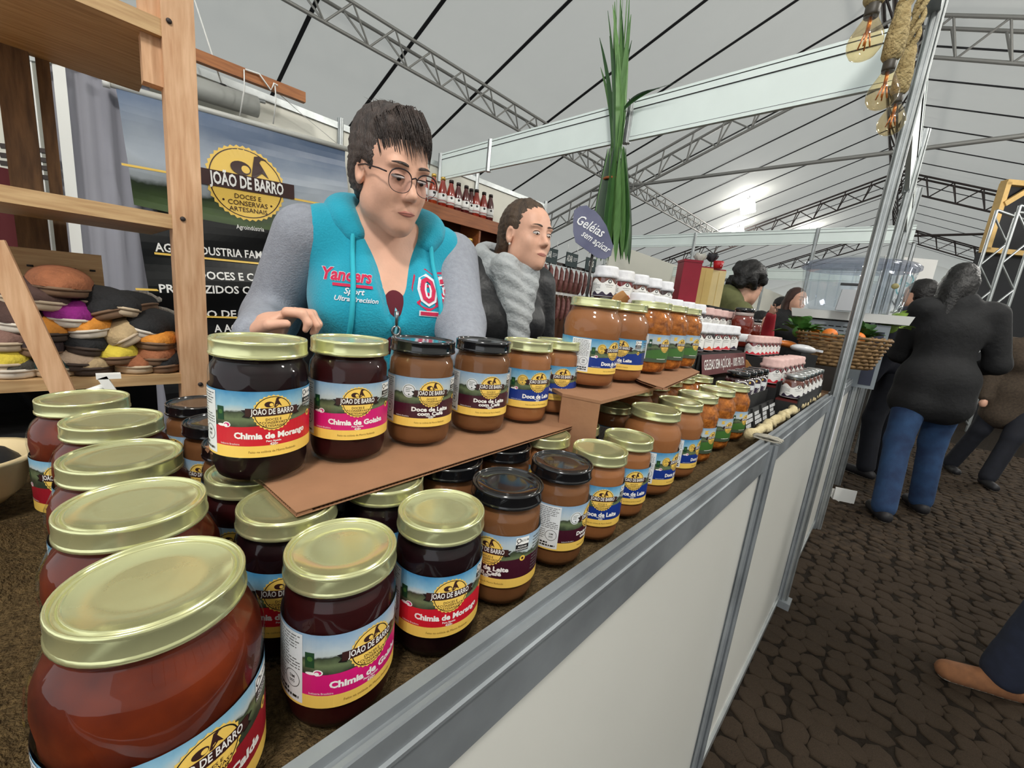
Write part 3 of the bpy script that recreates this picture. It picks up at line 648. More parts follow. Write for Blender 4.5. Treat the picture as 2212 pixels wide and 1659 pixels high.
for t_ in (.35, .55, .72, .9):
    p = a+(c-a)*t_; q.lathe([(.006, 0), (.006, .004), (0, .004)], M_groove, 8, (p[0], p[1]-.012, p[2]))
q.build('drilled_board', rack)
for px, py in ((365, 45), (395, 473), (433, 830)):
    p = ony(px, py, SYF-.004); q = MB(); q.ell(p, (.005, .003, .005), M_steeld, 8); q.build('nail', rack)
q = MB(); q.span((-.75, 1.505, .03), (.14, 1.515, 1.01), M_shade); q.build('shade_sheet', rack)  # dark sheet added to paint the shade under the slipper shelf
# ---- slippers
M_fleece = mat('white_fleece', (226, 216, 204), 1, nz=.06, ns=200, bump=.8, bs=300, spec=.1)
def slipper(px, py, c, lb, yaw=0, roll=0, sole=None, y=1.2, s=.92):
    sole = sole or [(196, 176, 150), (120, 92, 70), (214, 204, 190), (72, 58, 50)][(px+py) % 4]
    M = mat('slipper_%d_%d_%d' % c, c, .85, nz=.15, ns=60, bump=.3, bs=200); MS = mat('sole_%d_%d_%d' % sole, sole, .8, nz=.08, ns=60)
    p = ony(px, py, 1.165); p = (p[0], 1.27, max(p[2], 1.0645))
    t = thing('slipper', lb, 'slipper', p, 0, 'felt slippers piled on the rack'); t.rotation_euler = (0, roll, yaw)
    W, L = .052*s, .125*s
    def outline(k=1.0, n=24):
        pts = []
        for i in range(n):
            q_ = 2*PI*i/n; x = math.cos(q_)*W*k*(1+.08*math.sin(q_)); yy = math.sin(q_)*L*k; pts.append((x*(1-.12*(yy/L)), yy))
        return pts
    b = MB(); o1 = outline(1.0); n = len(o1)
    rings = [(.94, -.026), (1.0, -.022), (1.0, -.010), (.96, -.007)]; P = []
    for k, z in rings: P += [(x*k, yy*k, z) for x, yy in o1]
    b.add(P, [(j*n+i, j*n+(i+1) % n, (j+1)*n+(i+1) % n, (j+1)*n+i) for j in range(3) for i in range(n)]+[tuple(range(n))[::-1], tuple(range(3*n, 4*n))], MS, True); b.build('sole', t)
    b = MB(); P = []; m_ = 12
    for j in range(8):  # upper: dome over the toe, opening to the heel
        f = (j/7)**1.6
        for i in range(m_+1):
            q_ = PI*i/m_; yy = -L*1.02+f*L*1.57; ww = W*1.03*math.sqrt(max(0.0, 1-(yy/(1.02*L))**2))**.8; hh = .044*s*math.sqrt(max(0.0, 1-(max(0, -yy-.25*L)/(.77*L))**2))*(1-.25*max(0, f-.6)/.4)
            P.append((math.cos(q_)*ww, yy, -.008+math.sin(q_)**.8*hh))
    b.add(P, [(j*(m_+1)+i, j*(m_+1)+i+1, (j+1)*(m_+1)+i+1, (j+1)*(m_+1)+i) for j in range(7) for i in range(m_)], M, True); b.build('upper', t)
    b = MB(); pth = [(math.cos(PI*i/10)*W*.86, .55*L+.25*L*math.sin(PI*i/10)*0+L*.02, -.006+math.sin(PI*i/10)*.032*s) for i in range(11)]; b.tube(pth, .008*s, M_fleece, 7)
    b.tube([(math.cos(PI+PI*i/10+PI)*W*.9, .55*L+.4*L*math.sin(PI*i/10), .0) for i in range(11)], .008*s, M_fleece, 7); b.build('fleece_trim', t)
    b = MB(); b.tube([(x*1.01, yy*1.01, -.010) for x, yy in o1], .0035*s, MS, 5, close=True); b.build('welt', t)
    return t
BR, BK, OR, BE, YE, MG, DB = (150, 92, 60), (26, 26, 28), (204, 132, 46), (178, 154, 116), (206, 184, 62), (128, 20, 112), (74, 52, 46)
SL = [(129, 612, BR, 'brown leather slipper with white trim on top of the pile', 0, .05), (205, 655, BK, 'black slipper with white fleece, beside the topmost brown one', .5, .2), (277, 668, BK, 'black slipper with brown sole leaning to the pine post', -.4, -.35), (352, 706, BK, 'black slipper with white fleece resting against the pine post', -.3, .3),
 (52, 640, DB, 'dark brown slipper behind the diagonal brace, high in the pile', .3, .1), (142, 680, MG, 'magenta slipper under the black ones', .1, .05), (101, 710, OR, 'orange slipper next to the diagonal brace', 0, 0), (186, 704, OR, 'orange slipper with fleece in the middle of the pile', 0, -.12), (189, 742, BK, 'black slipper below the middle orange one', 0, .15), (266, 722, BE, 'beige slipper standing on its side', 0, -.6),
 (337, 732, OR, 'yellow-orange slipper above the shiny brown one', 0, .08), (339, 766, BR, 'shiny brown slipper below the yellow-orange one', 0, .02), (255, 762, YE, 'bright yellow slipper between beige and brown ones', 0, -.05), (171, 776, (190, 164, 140), 'pinkish beige slipper low in the pile', 0, .1), (280, 796, (146, 88, 56), 'rust brown slipper on the bottom layer', .2, 0), (197, 806, BE, 'beige slipper on the bottom layer', 0, 0), (357, 800, BK, 'black slipper with tan inside on the bottom layer by the post', 0, -.1),
 (12, 690, DB, 'dark brown slipper left of the brace', .2, .1), (10, 730, (120, 90, 80), 'grey-brown slipper left of the brace, middle layer', 0, 0), (88, 745, (54, 40, 40), 'very dark slipper just right of the brace', 0, .2), (12, 776, YE, 'yellow slipper left of the brace', 0, 0), (120, 800, (40, 62, 60), 'dark teal slipper on the bottom layer', 0, 0), (30, 812, (70, 66, 58), 'grey slipper at the very bottom by the brace', 0, 0)]
for px, py, c, lb, yw, rl in SL: slipper(px, py, c, lb, yw, rl)
# ---- things under and beside the rack
M_bag = mat('dark_bag', (24, 24, 26), .6, nz=.2, ns=12, bump=.4, bs=12)
p = ony(70, 900, 1.25); t = thing('black_bag', 'black shoulder bag standing under the slipper shelf', 'bag', (p[0]-.08, 1.3, .0)); q = MB(); q.box((0, 0, .46), (.34, .2, .92), M_bag, taper=.9); q.build('body', t); q = MB(); q.tube([(-.1, 0, .92), (-.06, 0, 1.0), (.06, 0, 1.0), (.1, 0, .92)], .01, M_bag); q.build('handle', t)
M_bowl = mat('cream_bowl', (214, 192, 148), .5, nz=.08, ns=20)
p = onz(-88, 990, TZ+.065); t = thing('cream_bowl', 'cream bowl with a folded rim at the burlap edge', 'bowl', (p[0], p[1], TZ+.012)); t.scale = (.7, .7, .7); q = MB(); q.lathe([(0, 0), (.04, 0), (.06, .02), (.075, .07), (.083, .075), (.083, .08), (.072, .078), (.055, .02), (0, .012)], M_bowl, 28); q.build('body', t)
q = MB(); q.ell((0, 0, .045), (.066, .066, .05), M_bag, 14); q.build('dark_contents', t)
p = ony(245, 850, .95); t = thing('plastic_clamp', 'white plastic handle looped like a letter A behind the peach jars', 'handle', (p[0], .95, p[2]-.025)); q = MB()
q.bar((-.012, 0, .055), (.03, 0, -.05), .012, .016, M_white, up=(0, 1, 0)); q.build('arm', t); q = MB(); q.tube([(-.005, 0, .04), (-.03, 0, .03), (-.045, 0, 0), (-.045, 0, -.03)], .006, M_white); q.tube([(-.045, 0, -.015), (-.02, 0, .0), (.005, 0, .015)], .005, M_white); q.build('loop', t); q = MB(); q.box((-.004, 0, .056), (.03, .016, .008), M_white); q.build('tip', t)
q = MB(); q.lathe([(.02, -.28), (.02, -.26), (.006, -.25), (.006, -.04)], M_white, 10); q.build('stand', t)
t = thing('back_table', 'low dark table behind the peach jars under the slipper shelf', 'table', (0, 0, 0)); q = MB(); q.span((-.7, .84, .66), (.14, 1.1, .69), M_woodd); q.build('table_top', t)
for lx in (-.65, .1):
    for ly in (.87, 1.07): q = MB(); q.box((lx, ly, .33), (.03, .03, .66), M_woodd); q.build('leg', t)
for i, (dx, dy, nm) in enumerate(((-.26, .95, 'dark brown clog on the low table'), (-.05, .98, 'olive clog on the low table beside the brown one'))):
    t = thing('clog', nm, 'clog', (dx, dy, .69), .4*i, 'clogs on the low table'); MC = mat('clog_%d' % i, [(60, 46, 30), (92, 80, 44)][i], .7, nz=.2, ns=30); q = MB(); q.ell((0, 0, .05), (.05, .12, .05), MC, 16); q.build('upper', t); q = MB(); q.box((0, 0, .012), (.09, .22, .024), M_groove); q.build('sole', t)
# ------------------------------------------------------------------ banner, backdrop and stick at the back wall
BY = 2.96
def blend_banner():
    c0 = ony(250, 190, BY); c1 = ony(747, 325, BY)
    ex = Vector(c1-c0); Wd = ex.length; ex.normalize(); ez = Vector((-ex.z, 0, ex.x))
    o = Vector(c0); ht = 2.05
    t = thing('banner', 'black vinyl banner with yellow round badge and white capitals behind the seller', 'banner', (0, 0, 0))
    wav = lambda u, v: .012*math.sin(v*9+u*2)+.008*math.sin(v*21-u*3)
    def fn(u, v, lay): p = o+ex*u+ez*v; return (p.x, p.y+wav(u, v)-.0015*lay-.002, p.z)
    P = Print(fn)
    M_bk = mat('banner_black_vinyl', (16, 16, 17), .28)
    zt = o.z; sk = sky_mat('banner_landscape', (86, 104, 132), (168, 176, 186), (150, 156, 160), (72, 90, 52), (40, 50, 34), zt-.62, zt-.02)
    P.grid(0, Wd, -ht, -.55, M_bk, 0, 30, 40); P.grid(0, Wd, lambda u: -.52-.05*math.sin(u*2.5), 0, sk, .5, 30, 16)
    def uv(px, py): q_ = Vector(ony(px, py, BY))-o; return q_.dot(ex), q_.dot(ez)
    def line(x0, y0, x1, y1, M, th=.011):
        a, c = uv(x0, y0), uv(x1, y1); P.poly([(a[0], a[1]-th/2), (c[0], c[1]-th/2), (c[0], c[1]+th/2), (a[0], a[1]+th/2)], M, 2)
    line(262, 355, 441, 388, PY); line(622, 428, 742, 450, PY)
    u, v = uv(532, 398); r = .205
    P.disc(u, v, r, PY, 2, 80, 3, scal=.05); P.disc(u, v, r*.91, PB, 3, 60, 1, r0=r*.885); bird(P, u+.1*r, v+.42*r, .7*r, PB, 5, PY)
    P.grid(u-1.12*r, u+1.25*r, v-.2*r, v+.2*r, PB, 5, 6); P.text('JOÃO DE BARRO', u+.02*r, v, .32*r, PW, 7, bold=.03, width=1.84*r, sy=1.35)
    P.text('DOCES E', u, v-.36*r, .17*r, PB, 5, bold=.004); P.text('CONSERVAS', u, v-.53*r, .18*r, PB, 5, bold=.004); P.text('ARTESANAIS', u, v-.70*r, .17*r, PB, 5, bold=.004)
    for s_ in (-1, 1): P.disc(u+s_*.6*r, v-.5*r, .03*r, PB, 3, 8, 1)
    u, v = uv(541, 494); P.text('Agroindústria', u, v, .036, PW, 2, bold=.006, width=.145)
    def cap(s, x0, x1, y, sz=.062):
        a, c = uv(x0, y), uv(x1, y+(x1-x0)*.105); P.text(s, (a[0]+c[0])/2, (a[1]+c[1])/2, sz, PW, 2, bold=.022, width=abs(c[0]-a[0]))
    cap('AGROINDUSTRIA FAMILIAR', 333, 612, 529); line(333, 547, 640, 577, PY)
    cap('DOCES E CONSERVAS', 425, 650, 586); cap('PRODUZIDOS COM PRODUTOS', 340, 690, 606); line(292, 624, 640, 640, PY)
    cap('SELEÇÃO DE CONSERVAS', 343, 650, 660); line(292, 679, 640, 690, PY); cap('A AQUI', 462, 535, 706)
    P.mb.build('printed_sheet', t)
    q = MB(); a, c = fn(-.03, .012, 0), fn(Wd+.03, .012, 0); q.tube([a, c], .016, mat('banner_tube', (196, 196, 190), .4), 12); q.build('top_tube', t)
    q = MB(); q.tube([fn(-.045, .012, 0), fn(-.02, .012, 0)], .022, M_white, 12); q.build('tube_cap', t)
    return t
blend_banner()
M_grey = mat('grey_backdrop_cloth', (156, 156, 166), .85, nz=.04, ns=3)
t = thing('backdrop', 'plain grey backdrop cloth with a thick roller above it, behind the banner', 'backdrop', (0, 0, 0))
a = ony(70, 78, 3.01); c = ony(556, 232, 3.01)
q = MB(); q.tube([a, c], .055, mat('backdrop_roller', (168, 170, 166), .5, nz=.05, ns=6), 16); q.build('roller', t)
q = MB(); q.tube([(a[0]-.03, a[1], a[2]-.04), (c[0]+.04, c[1], c[2]+.045)], .012, M_alu, 8); q.build('roller_tube', t)
xl, xr = ony(112, 300, 3.04)[0], ony(330, 300, 3.04)[0]
b = MB(); P = []; n = 24
for i in range(n+1):
    for j in range(2): P.append((xl+(xr-xl)*i/n, 3.045+.01*math.sin(i*1.3), (.05, 2.2)[j]))
b.add(P, [(2*i, 2*i+2, 2*i+3, 2*i+1) for i in range(n)], M_grey, True); b.build('cloth', t)
a = ony(300, 72, 2.92); c = ony(658, 212, 2.92)
t = thing('hanging_stick', 'orange-brown square wooden stick hung above the banner', 'stick', (0, 0, 0)); q = MB(); q.bar(a, c, .035, .055, M_woodo); q.build('bar', t)
M_str = mat('white_string', (232, 232, 228), .8)
def string(lb, pts, r=.0035, grp='white strings'):
    q = MB(); q.tube(pts, r, M_str, 5); return tag(q.build('string'), lb, 'string', grp)
a_ = ony(527, 150, 2.895); string('white string loop hanging down from the stick to the banner tube, nearer the post', [a_, ony(528, 190, 2.895), ony(518, 250, 2.925)])
string('white string loop knotted around the stick end', [ony(530, 150, 2.89), ony(560, 160, 2.89), ony(585, 195, 2.89), ony(592, 180, 2.89), ony(600, 185, 2.89)], .005)
string('white string hanging from the knot to the banner tube', [ony(594, 185, 2.89), ony(596, 215, 2.895), ony(590, 268, 2.935)])
for x0, y0, x1, y1, nm in ((412, 0, 385, 95, 'short white string tied above the pine post'), (420, 0, 480, 185, 'long white string rising to the tent over the stick')):
    a = Vector(ony(x1, y1, 3.0)); d = Vector(ony(x0, y0, 3.0))-a; string(nm, [a, a+d*.5, a+d, a+d*4.5], .004)
t = thing('power_socket', 'small black clip on the backdrop roller below the string', 'clip', ony(482, 192, 3.0)); q = MB(); q.lathe([(.012, -.03), (.012, .0), (.02, .002), (.02, .02)], M_black, 10); q.build('clip_body', t)
string('thin wire sloping across the cream wall from the stick to the post', [ony(600, 200, 2.97), ony(650, 245, 3.02), ony(740, 320, 3.08)], .002)
# small white display frame on the far left wall
t = thing('display_frame', 'white framed wall display with thin rails behind the rack', 'display', (0, 0, 0))
for px in (45, 118): p0 = ony(px, 60, 3.0); q = MB(); q.span((p0[0]-.02, 2.98, .2), (p0[0]+.02, 3.02, 2.3), M_white); q.build('side_rail', t)
for py in (120, 315, 335, 352, 372): p0 = ony(0, py, 2.99); p1 = ony(118, py+14, 2.99); q = MB(); q.bar(p0, p1, .03, .018, M_steeld if py > 300 else M_alu); q.build('cross_rail', t)
p = ony(22, 470, 2.9); t = thing('red_cloth', 'dark red cloth hanging from the display rails behind the rack', 'cloth', (p[0], 2.9, p[2])); q = MB(); q.add([(-.09+.03*i, .012*math.sin(i*1.7), z) for i in range(7) for z in (-.3, .2)], [(2*i, 2*i+2, 2*i+3, 2*i+1) for i in range(6)], mat('dark_red_cloth', (84, 26, 30), .9), True); q.build('cloth', t)
# ------------------------------------------------------------------ cabinet with sauce bottles
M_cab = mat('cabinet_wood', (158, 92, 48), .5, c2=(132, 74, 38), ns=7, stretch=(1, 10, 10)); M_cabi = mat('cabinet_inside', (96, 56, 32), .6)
cab = thing('wall_cabinet', 'brown wooden shelf unit with sauce bottles on top and jars inside', 'shelf', (0, 0, 0))
CYF = 2.80; zt = ony(1000, 458, CYF)[2]; x0, x1 = ony(860, 440, CYF)[0], ony(1125, 500, CYF)[0]
for z, th, nm in ((zt, .02, 'top_board'), (zt-.335, .022, 'shelf_board'), (zt-.68, .022, 'shelf_board')):
    q = MB(); q.span((x0, CYF, z-th), (x1, 3.09, z), M_cab); q.build(nm, cab)
q = MB(); q.span((x0, CYF, zt-.10), (x1, CYF+.018, zt-.02), M_cab); q.build('front_fascia', cab)
for x in (x0, x1-.02, x1-.5): q = MB(); q.span((x, CYF+.02, .05), (x+.02, 3.08, zt-.02), M_cab); q.build('side_panel', cab)
q = MB(); q.span((x0, 3.085, .05), (x1, 3.095, zt-.02), M_cabi); q.build('back_panel', cab)
M_sauce = [mat('chili_sauce', (150, 40, 22), .2, coat=1), mat('dark_sauce', (84, 22, 22), .2, coat=1), mat('orange_sauce', (166, 62, 28), .2, coat=1)]
M_capd = mat('dark_bottle_cap', (40, 24, 22), .4); M_capg = mat('gold_bottle_cap', (206, 170, 84), .3, metal=.6)
def bottle(px, py, k, capm, lb, y=2.87):
    p = ony(px, py, y); t = thing('sauce_bottle', lb, 'bottle', (p[0], y, zt), 0, 'sauce bottles on the cabinet')
    b = MB(); b.lathe([(0, .001), (.03, 0), (.036, .006), (.036, .12), (.03, .15), (.02, .18), (.0165, .2), (.0165, .205)], M_sauce[k], 18); b.build('body', t)
    b = MB(); b.lathe([(.019, .2), (.019, .222), (.017, .225), (0, .225)], capm, 14); b.build('cap', t)
    b = MB(); b.lathe([(.0345, .03), (.0367, .03), (.0367, .1), (.0345, .1)], PW, 18, wob=None); b.lathe([(.0369, .045), (.0369, .05)], [PC, PGr, M_sauce[2]][k], 18); b.build('label', t)
    b = MB(); b.ell((-.012, -.034, .085), (.012, .004, .01), PK, 8); b.build('emblem', t)
bl = [(912, 0, M_capg), (934, 2, M_capg), (954, 0, M_capg), (972, 0, M_capd), (988, 1, M_capd), (1005, 1, M_capd), (1028, 0, M_capd), (1044, 0, M_capd), (1059, 1, M_capd), (880, 0, M_capg), (893, 2, M_capg), (1016, 1, M_capd)]
bn = ['first sauce bottle showing beside the seller\'s cheek', 'orange sauce bottle with a gold cap', 'red sauce bottle with gold cap before the dark caps', 'red sauce bottle, first with a dark cap', 'purple-dark sauce bottle after the first dark cap', 'dark sauce bottle in the middle of the dark-capped ones', 'taller looking red sauce bottle past the gap', 'red sauce bottle second from the cabinet end', 'dark sauce bottle at the cabinet end', 'sauce bottle hidden behind the seller\'s head', 'orange sauce bottle hidden behind the seller\'s head', 'sauce bottle half hidden in the back row']
for i, (px, k, cm) in enumerate(bl): bottle(px, 440, k, cm, bn[i], 2.86 if i != 11 else 2.89)
for i, (px, nm) in enumerate(((944, 'gold-capped jar inside the cabinet next to the turquoise hood'), (965, 'second gold-capped jar inside the cabinet'), (988, 'third gold-capped jar inside the cabinet with round label'), (1011, 'last gold-capped jar inside the cabinet with a brown label'))):
    p = ony(px, 540, 2.88); t = thing('pepper_jar', nm, 'jar', (p[0], 2.88, zt-.335), 0, 'gold-capped jars in the cabinet')
    b = MB(); b.lathe([(0, .001), (.036, 0), (.04, .006), (.04, .105), (.034, .125), (.032, .13)], mat('pepper_fill', (120, 84, 50), .25, coat=1, c2=(60, 34, 26), ns=40), 18); b.build('body', t)
    b = MB(); b.lathe([(.036, .128), (.036, .155), (.033, .158), (0, .158)], M_capg, 16); b.build('cap', t)
    b = MB(); b.lathe([(.0395, .03), (.0408, .03), (.0408, .1), (.0395, .1)], PPa if i < 3 else PGo, 18); b.ell((-.02, -.036, .065), (.014, .006, .016), PB, 8); b.build('label', t)
# ------------------------------------------------------------------ jelly display with stepped risers
M_riser = mat('black_riser', (20, 20, 21), .6, nz=.1, ns=20); M_kraft = mat('kraft_board', (172, 122, 66), .7)
disp = thing('stepped_stand', 'black stepped display stand with kraft ends under the white-capped jellies', 'stand', (0, 0, 0))
for y0, y1, x0, x1, z in ((.595, .70, 1.0, 1.55, 1.31), (.505, .592, 1.04, 1.62, 1.245), (.42, .502, 1.24, 1.72, 1.183), (.355, .442, 1.74, 2.13, 1.168)):
    q = MB(); q.span((x0, y0, TZ+.001), (x1, y1, z), M_riser); q.build('step', disp)
q = MB(); q.extr([(.355, TZ+.002), (.355, 1.10), (.40, 1.15), (.442, 1.165), (.442, TZ+.002)], 'x', 1.725, 1.738, M_kraft); q.build('kraft_end', disp)
q = MB(); pts = [(.0, 0), (.0, .05), (.02, .075), (.06, .092), (.10, .075), (.12, .045), (.12, 0)]; q.extr([(1.0+a*1.0, 1.245+b_) for a, b_ in pts], 'y', .588, .593, M_kraft); q.build('kraft_end', disp)
# sign strip
t = thing('jelly_sign', 'maroon strip sign with white capitals below the white-capped jellies', 'sign', (0, 0, 0))
SGY = .408; sa = Vector((1.245, SGY, 1.118)); sl = .47
def sfn(u, v, lay): return (sa.x+u, sa.y-.0006*lay-.012*(1-v/.062), sa.z+v)
P = Print(sfn); P.grid(0, sl, 0, .062, mat('sign_maroon', (96, 44, 46), .5, nz=.1, ns=10), 0, 4); P.text('GELEIAS SEM AÇÚCAR - 100% FRUTA', sl/2, .032, .032, PW, 1.2, bold=.012, width=sl*.92, sy=1.3); P.mb.build('printed_face', t)
q = MB(); q.span((1.245, SGY+.002, 1.118), (1.715, SGY+.008, 1.18), M_riser); q.build('backing', t)
# white paper capped jelly jars
M_pcap = mat('paper_cap', (226, 226, 230), .8, nz=.04, ns=30, bump=.3, bs=40); M_pcapp = mat('pink_paper_cap', (214, 178, 172), .8, nz=.05, ns=30, bump=.3, bs=40)
JF = [mat('jelly_dark', (52, 14, 18), .2, coat=1), mat('jelly_brown', (104, 52, 36), .2, coat=1), mat('jelly_red', (120, 22, 26), .2, coat=1)]
PJ = [flat('print_orange', (232, 96, 44)), flat('print_berry', (52, 40, 60)), flat('print_strawberry', (214, 44, 60))]
JP = {}
def jelly(kind, cap, x, y, z, ang, lb, grp, s=1.0, tilt=0):
    k = (kind, cap)
    if k not in JP:
        t = obj('jelly_jar', None)
        b = MB(); b.lathe([(0, .001), (.028, 0), (.033, .004), (.034, .012), (.034, .062), (.031, .07), (.029, .073)], M_glass, 24); b.build('glass', t)
        b = MB(); b.lathe([(0, .004), (.031, .004), (.0325, .012), (.0325, .06), (.029, .069), (0, .07)], JF[kind], 24); b.build('filling', t)
        b = MB()
        if cap in 'wp': # paper tied over the lid with a flared skirt
            b.lathe([(.0355, .058), (.036, .066), (.0325, .072), (.0335, .084), (.031, .09), (0, .091)], M_pcap if cap == 'w' else M_pcapp, 40, wob=lambda q_, zz: 1+(.06*math.sin(q_*11+1) if zz < .07 else .03*math.sin(q_*7)*(zz < .088)))
        else: b.lathe([(.0325, .07), (.0325, .086), (.03, .088), (0, .088)], {'s': mat('silver_lid', (186, 188, 186), .25, metal=.85), 'k': M_lidk}[cap], 24)
        b.build('paper_cap' if cap in 'wp' else 'lid', t)
        def fn(u, v, lay): a = u/.034; r = .0345+.0001*lay; return (r*math.cos(a), r*math.sin(a), .006+v)
        P = Print(fn)
        if cap in 'wps':
            P.grid(-.08, .08, 0, lambda u: .042+.006*math.cos(u*150), PW, 0, 40); P.grid(-.05, .05, .001, lambda u: .009+.004*math.sin(u*260), PJ[kind], 1, 30)
            P.disc(0, .042, .0055, PK, 1, 16, 1, r0=.003); P.grid(-.012, .012, .031, .0325, PGr, 1, 4); P.grid(-.009, .009, .026, .027, PGr, 1, 4); textblock(P, -.06, -.025, .012, .036, 6, 1); textblock(P, .025, .06, .012, .036, 6, 1)
        else:
            P.disc(0, .03, .027, PW, 0, 32, 4); P.disc(0, .03, .0235, PJ[1], 1, 32, 3); P.grid(-.02, .02, .024, .038, PPa, 2, 8); P.disc(0, .046, .004, PGo, 2, 12, 1)
        P.mb.build('label', t); JP[k] = t
        o = t
    else: o = copy_tree(JP[k])
    o.location = (x, y, z); o.rotation_euler = (tilt, 0, 0) if tilt else (0, 0, math.radians(ang)); o.scale = (s, s, s)
    if tilt: o.rotation_euler = Euler((tilt, 0, math.radians(ang+90)), 'XYZ') if False else Euler((0, 0, math.radians(ang)), 'XYZ')
    return tag(o, lb, 'jar', grp)
ORD = ['first', 'second', 'third', 'fourth', 'fifth', 'sixth', 'seventh']
for i in range(5): jelly([0, 2, 1, 1, 0][i] if i else 1, 'w', 1.05+.098*i, .645, 1.31, 235+i*2, 'white paper-capped jelly jar on the top step, %s from the chalk sign' % ORD[i], 'jelly jars on the top step')
for i in range(5): jelly([1, 0, 1, 2, 0][i], 'w', 1.10+.106*i, .55, 1.245, 232, 'white paper-capped jelly jar on the middle step, %s from the chalk sign' % ORD[i], 'jelly jars on the middle step')
for i in range(5): jelly([1, 0, 2, 2, 1][i], 'w', 1.285+.088*i, .455, 1.183, 228, 'white paper-capped jelly jar above the maroon strip sign, %s of five' % ORD[i], 'jelly jars above the strip sign')
for i in range(4): jelly([0, 1, 0, 1][i], 'p', 1.66+.09*i, .56, 1.25, 225, 'pink paper-capped jelly jar behind the tall dark jars, number %s' % ORD[i], 'pink-capped jars behind the tall jars', .9)
q = MB(); q.span((1.63, .505, TZ+.001), (2.0, .60, 1.249), M_riser); q.build('step', disp)
for i in range(6): jelly(2, 'p', 1.775+.064*i, .398, 1.169, 222, 'small pink-capped jelly jar in the raised row, %s from the kraft end' % ORD[i], 'small pink-capped row', .85)
# lower trays
def tray(x0, x1, y0, y1, z, lb, n, kind, cap, s, lbj, grp):
    t = thing('tray', lb, 'tray', (0, 0, 0)); q = MB(); q.span((x0, y0, TZ+.001), (x1, y1, z-.01), M_riser); q.build('base', t)
    q = MB(); q.span((x0, y0, z-.01), (x1, y0+.004, z+.012), M_riser); q.build('front_lip', t)
    q = MB(); q.span((x0, y0+.004, z-.01), (x1, y1, z-.004), mat('tray_red', (84, 22, 20), .4)); q.build('liner', t)
    for i in range(n): jelly(kind, cap, x0+(x1-x0)*(i+.5)/n, (y0+y1)/2, z-.003, 222, lbj % ORD[i], grp, s)
tray(1.62, 2.14, .268, .34, 1.09, 'dark raised tray holding pink-capped jellies in front of the raised row', 6, 2, 'p', 1.0, 'pink-capped jelly jar in the dark raised tray, %s from the honey jars', 'jellies in the raised tray')
tray(1.60, 2.15, .196, .262, 1.055, 'low red-lined tray of silver-lidded jars beside the rail', 6, 1, 's', .95, 'silver-lidded jar with white label in the low tray, %s from the price strip', 'silver-lidded jars in the low tray')
tray(1.27, 1.58, .285, .35, 1.065, 'dark tray of black-lidded honey jars past the pumpkin sweets', 4, 0, 'k', .95, 'black-lidded honey jar with round label, %s from the pumpkin sweets', 'honey jars in the dark tray')
t = thing('price_strip', 'black price strip with faint white lettering in front of the honey jars', 'sign', (0, 0, 0)); q = MB(); q.box((1.40, .262, 1.018), (.40, .006, .055), M_riser, (-.25, 0, 0)); q.build('strip', t)
def pfn(u, v, lay): return (1.21+u, .2565-.0004*lay-.25*(.0275-v), .991+v)
P = Print(pfn); [textblock(P, .02+.095*i, .095+.095*i, .008, .046, 3, 3, PPa, 1.2) for i in range(4)]; P.mb.build('lettering', t)
for i in range(3): q = MB(); q.box((1.305+.1*i, .258, 1.019), (.004, .008, .056), M_groove, (-.25, 0, 0)); q.build('divider', t)
for px, py, s, nm in ((1590, 762, 1.0, 'tall dark red honey jar with black lid standing among the jellies'), (1617, 760, .78, 'smaller dark red jar with black lid behind the tall one')):
    d = 1.72 if s == 1 else 1.95; p = atd(px, py, d); zb = 1.19
    t = thing('tall_jar', nm, 'jar', (p[0], p[1], zb), 0, 'tall dark red jars'); b = MB(); b.lathe([(0, .001), (.04, 0), (.05, .01), (.052, .04), (.045, .075), (.052, .085), (.052, .13), (.045, .15), (.042, .155)], mat('red_honey', (112, 36, 22), .15, coat=1), 28); b.build('body', t)
    b = MB(); b.lathe([(.0405, .155), (.044, .157), (.044, .178), (.04, .18), (0, .18)], M_glass if False else mat('clear_neck', (190, 176, 170), .1, coat=1), 24); b.build('neck', t)
    b = MB(); b.lathe([(.045, .172), (.045, .192), (.04, .195), (0, .195)], M_lidk, 24); b.build('lid', t); t.scale = (s*.82, s*.82, s*.82)
    q = MB(); q.span((p[0]-.05, p[1]-.05, TZ+.001), (p[0]+.05, p[1]+.05, zb), M_riser); q.build('step', disp)
    b = MB(); b.lathe([(.0515, .028), (.0535, .03), (.0535, .06), (.049, .068)], PPa, 20); b.build('label', t)
# ------------------------------------------------------------------ chalk sign on a stick
M_slate = mat('slate_sign', (92, 94, 122), .8, c2=(118, 120, 144), ns=9)
M_chalk = flat('chalk_white', (244, 244, 246), .8)
sp_ = [(1240, 455), (1252, 446), (1268, 444), (1276, 452), (1285, 455), (1297, 468), (1310, 488), (1318, 512), (1324, 530), (1320, 552), (1307, 560), (1290, 557), (1262, 537), (1243, 523), (1238, 500), (1238, 475)]
D = 1.12; c0 = Vector(atd(1281, 505, D)); nrm = Vector((c0.x, c0.y, 0)).normalized(); ex = Vector((nrm.y, -nrm.x, 0)); 
def pl(px, py):
    d = Vector(ray(px, py)); t_ = (c0-Vector(CAM)).dot(nrm)/d.dot(nrm); p = Vector(CAM)+d*t_-c0; return (p.dot(ex), p.z)
t = thing('chalk_sign', 'grey slate-look sign with white brush lettering on a thin black stick', 'sign', c0)
def cfn(u, v, lay): p = ex*u+Vector((0, 0, v))-nrm*(.003+.0006*lay); return tuple(p)
P2 = [pl(*p) for p in sp_]; q = MB(); n = len(P2); vs_ = [tuple(ex*u+Vector((0, 0, v))+nrm*d_) for d_ in (-.002, .003) for u, v in P2]
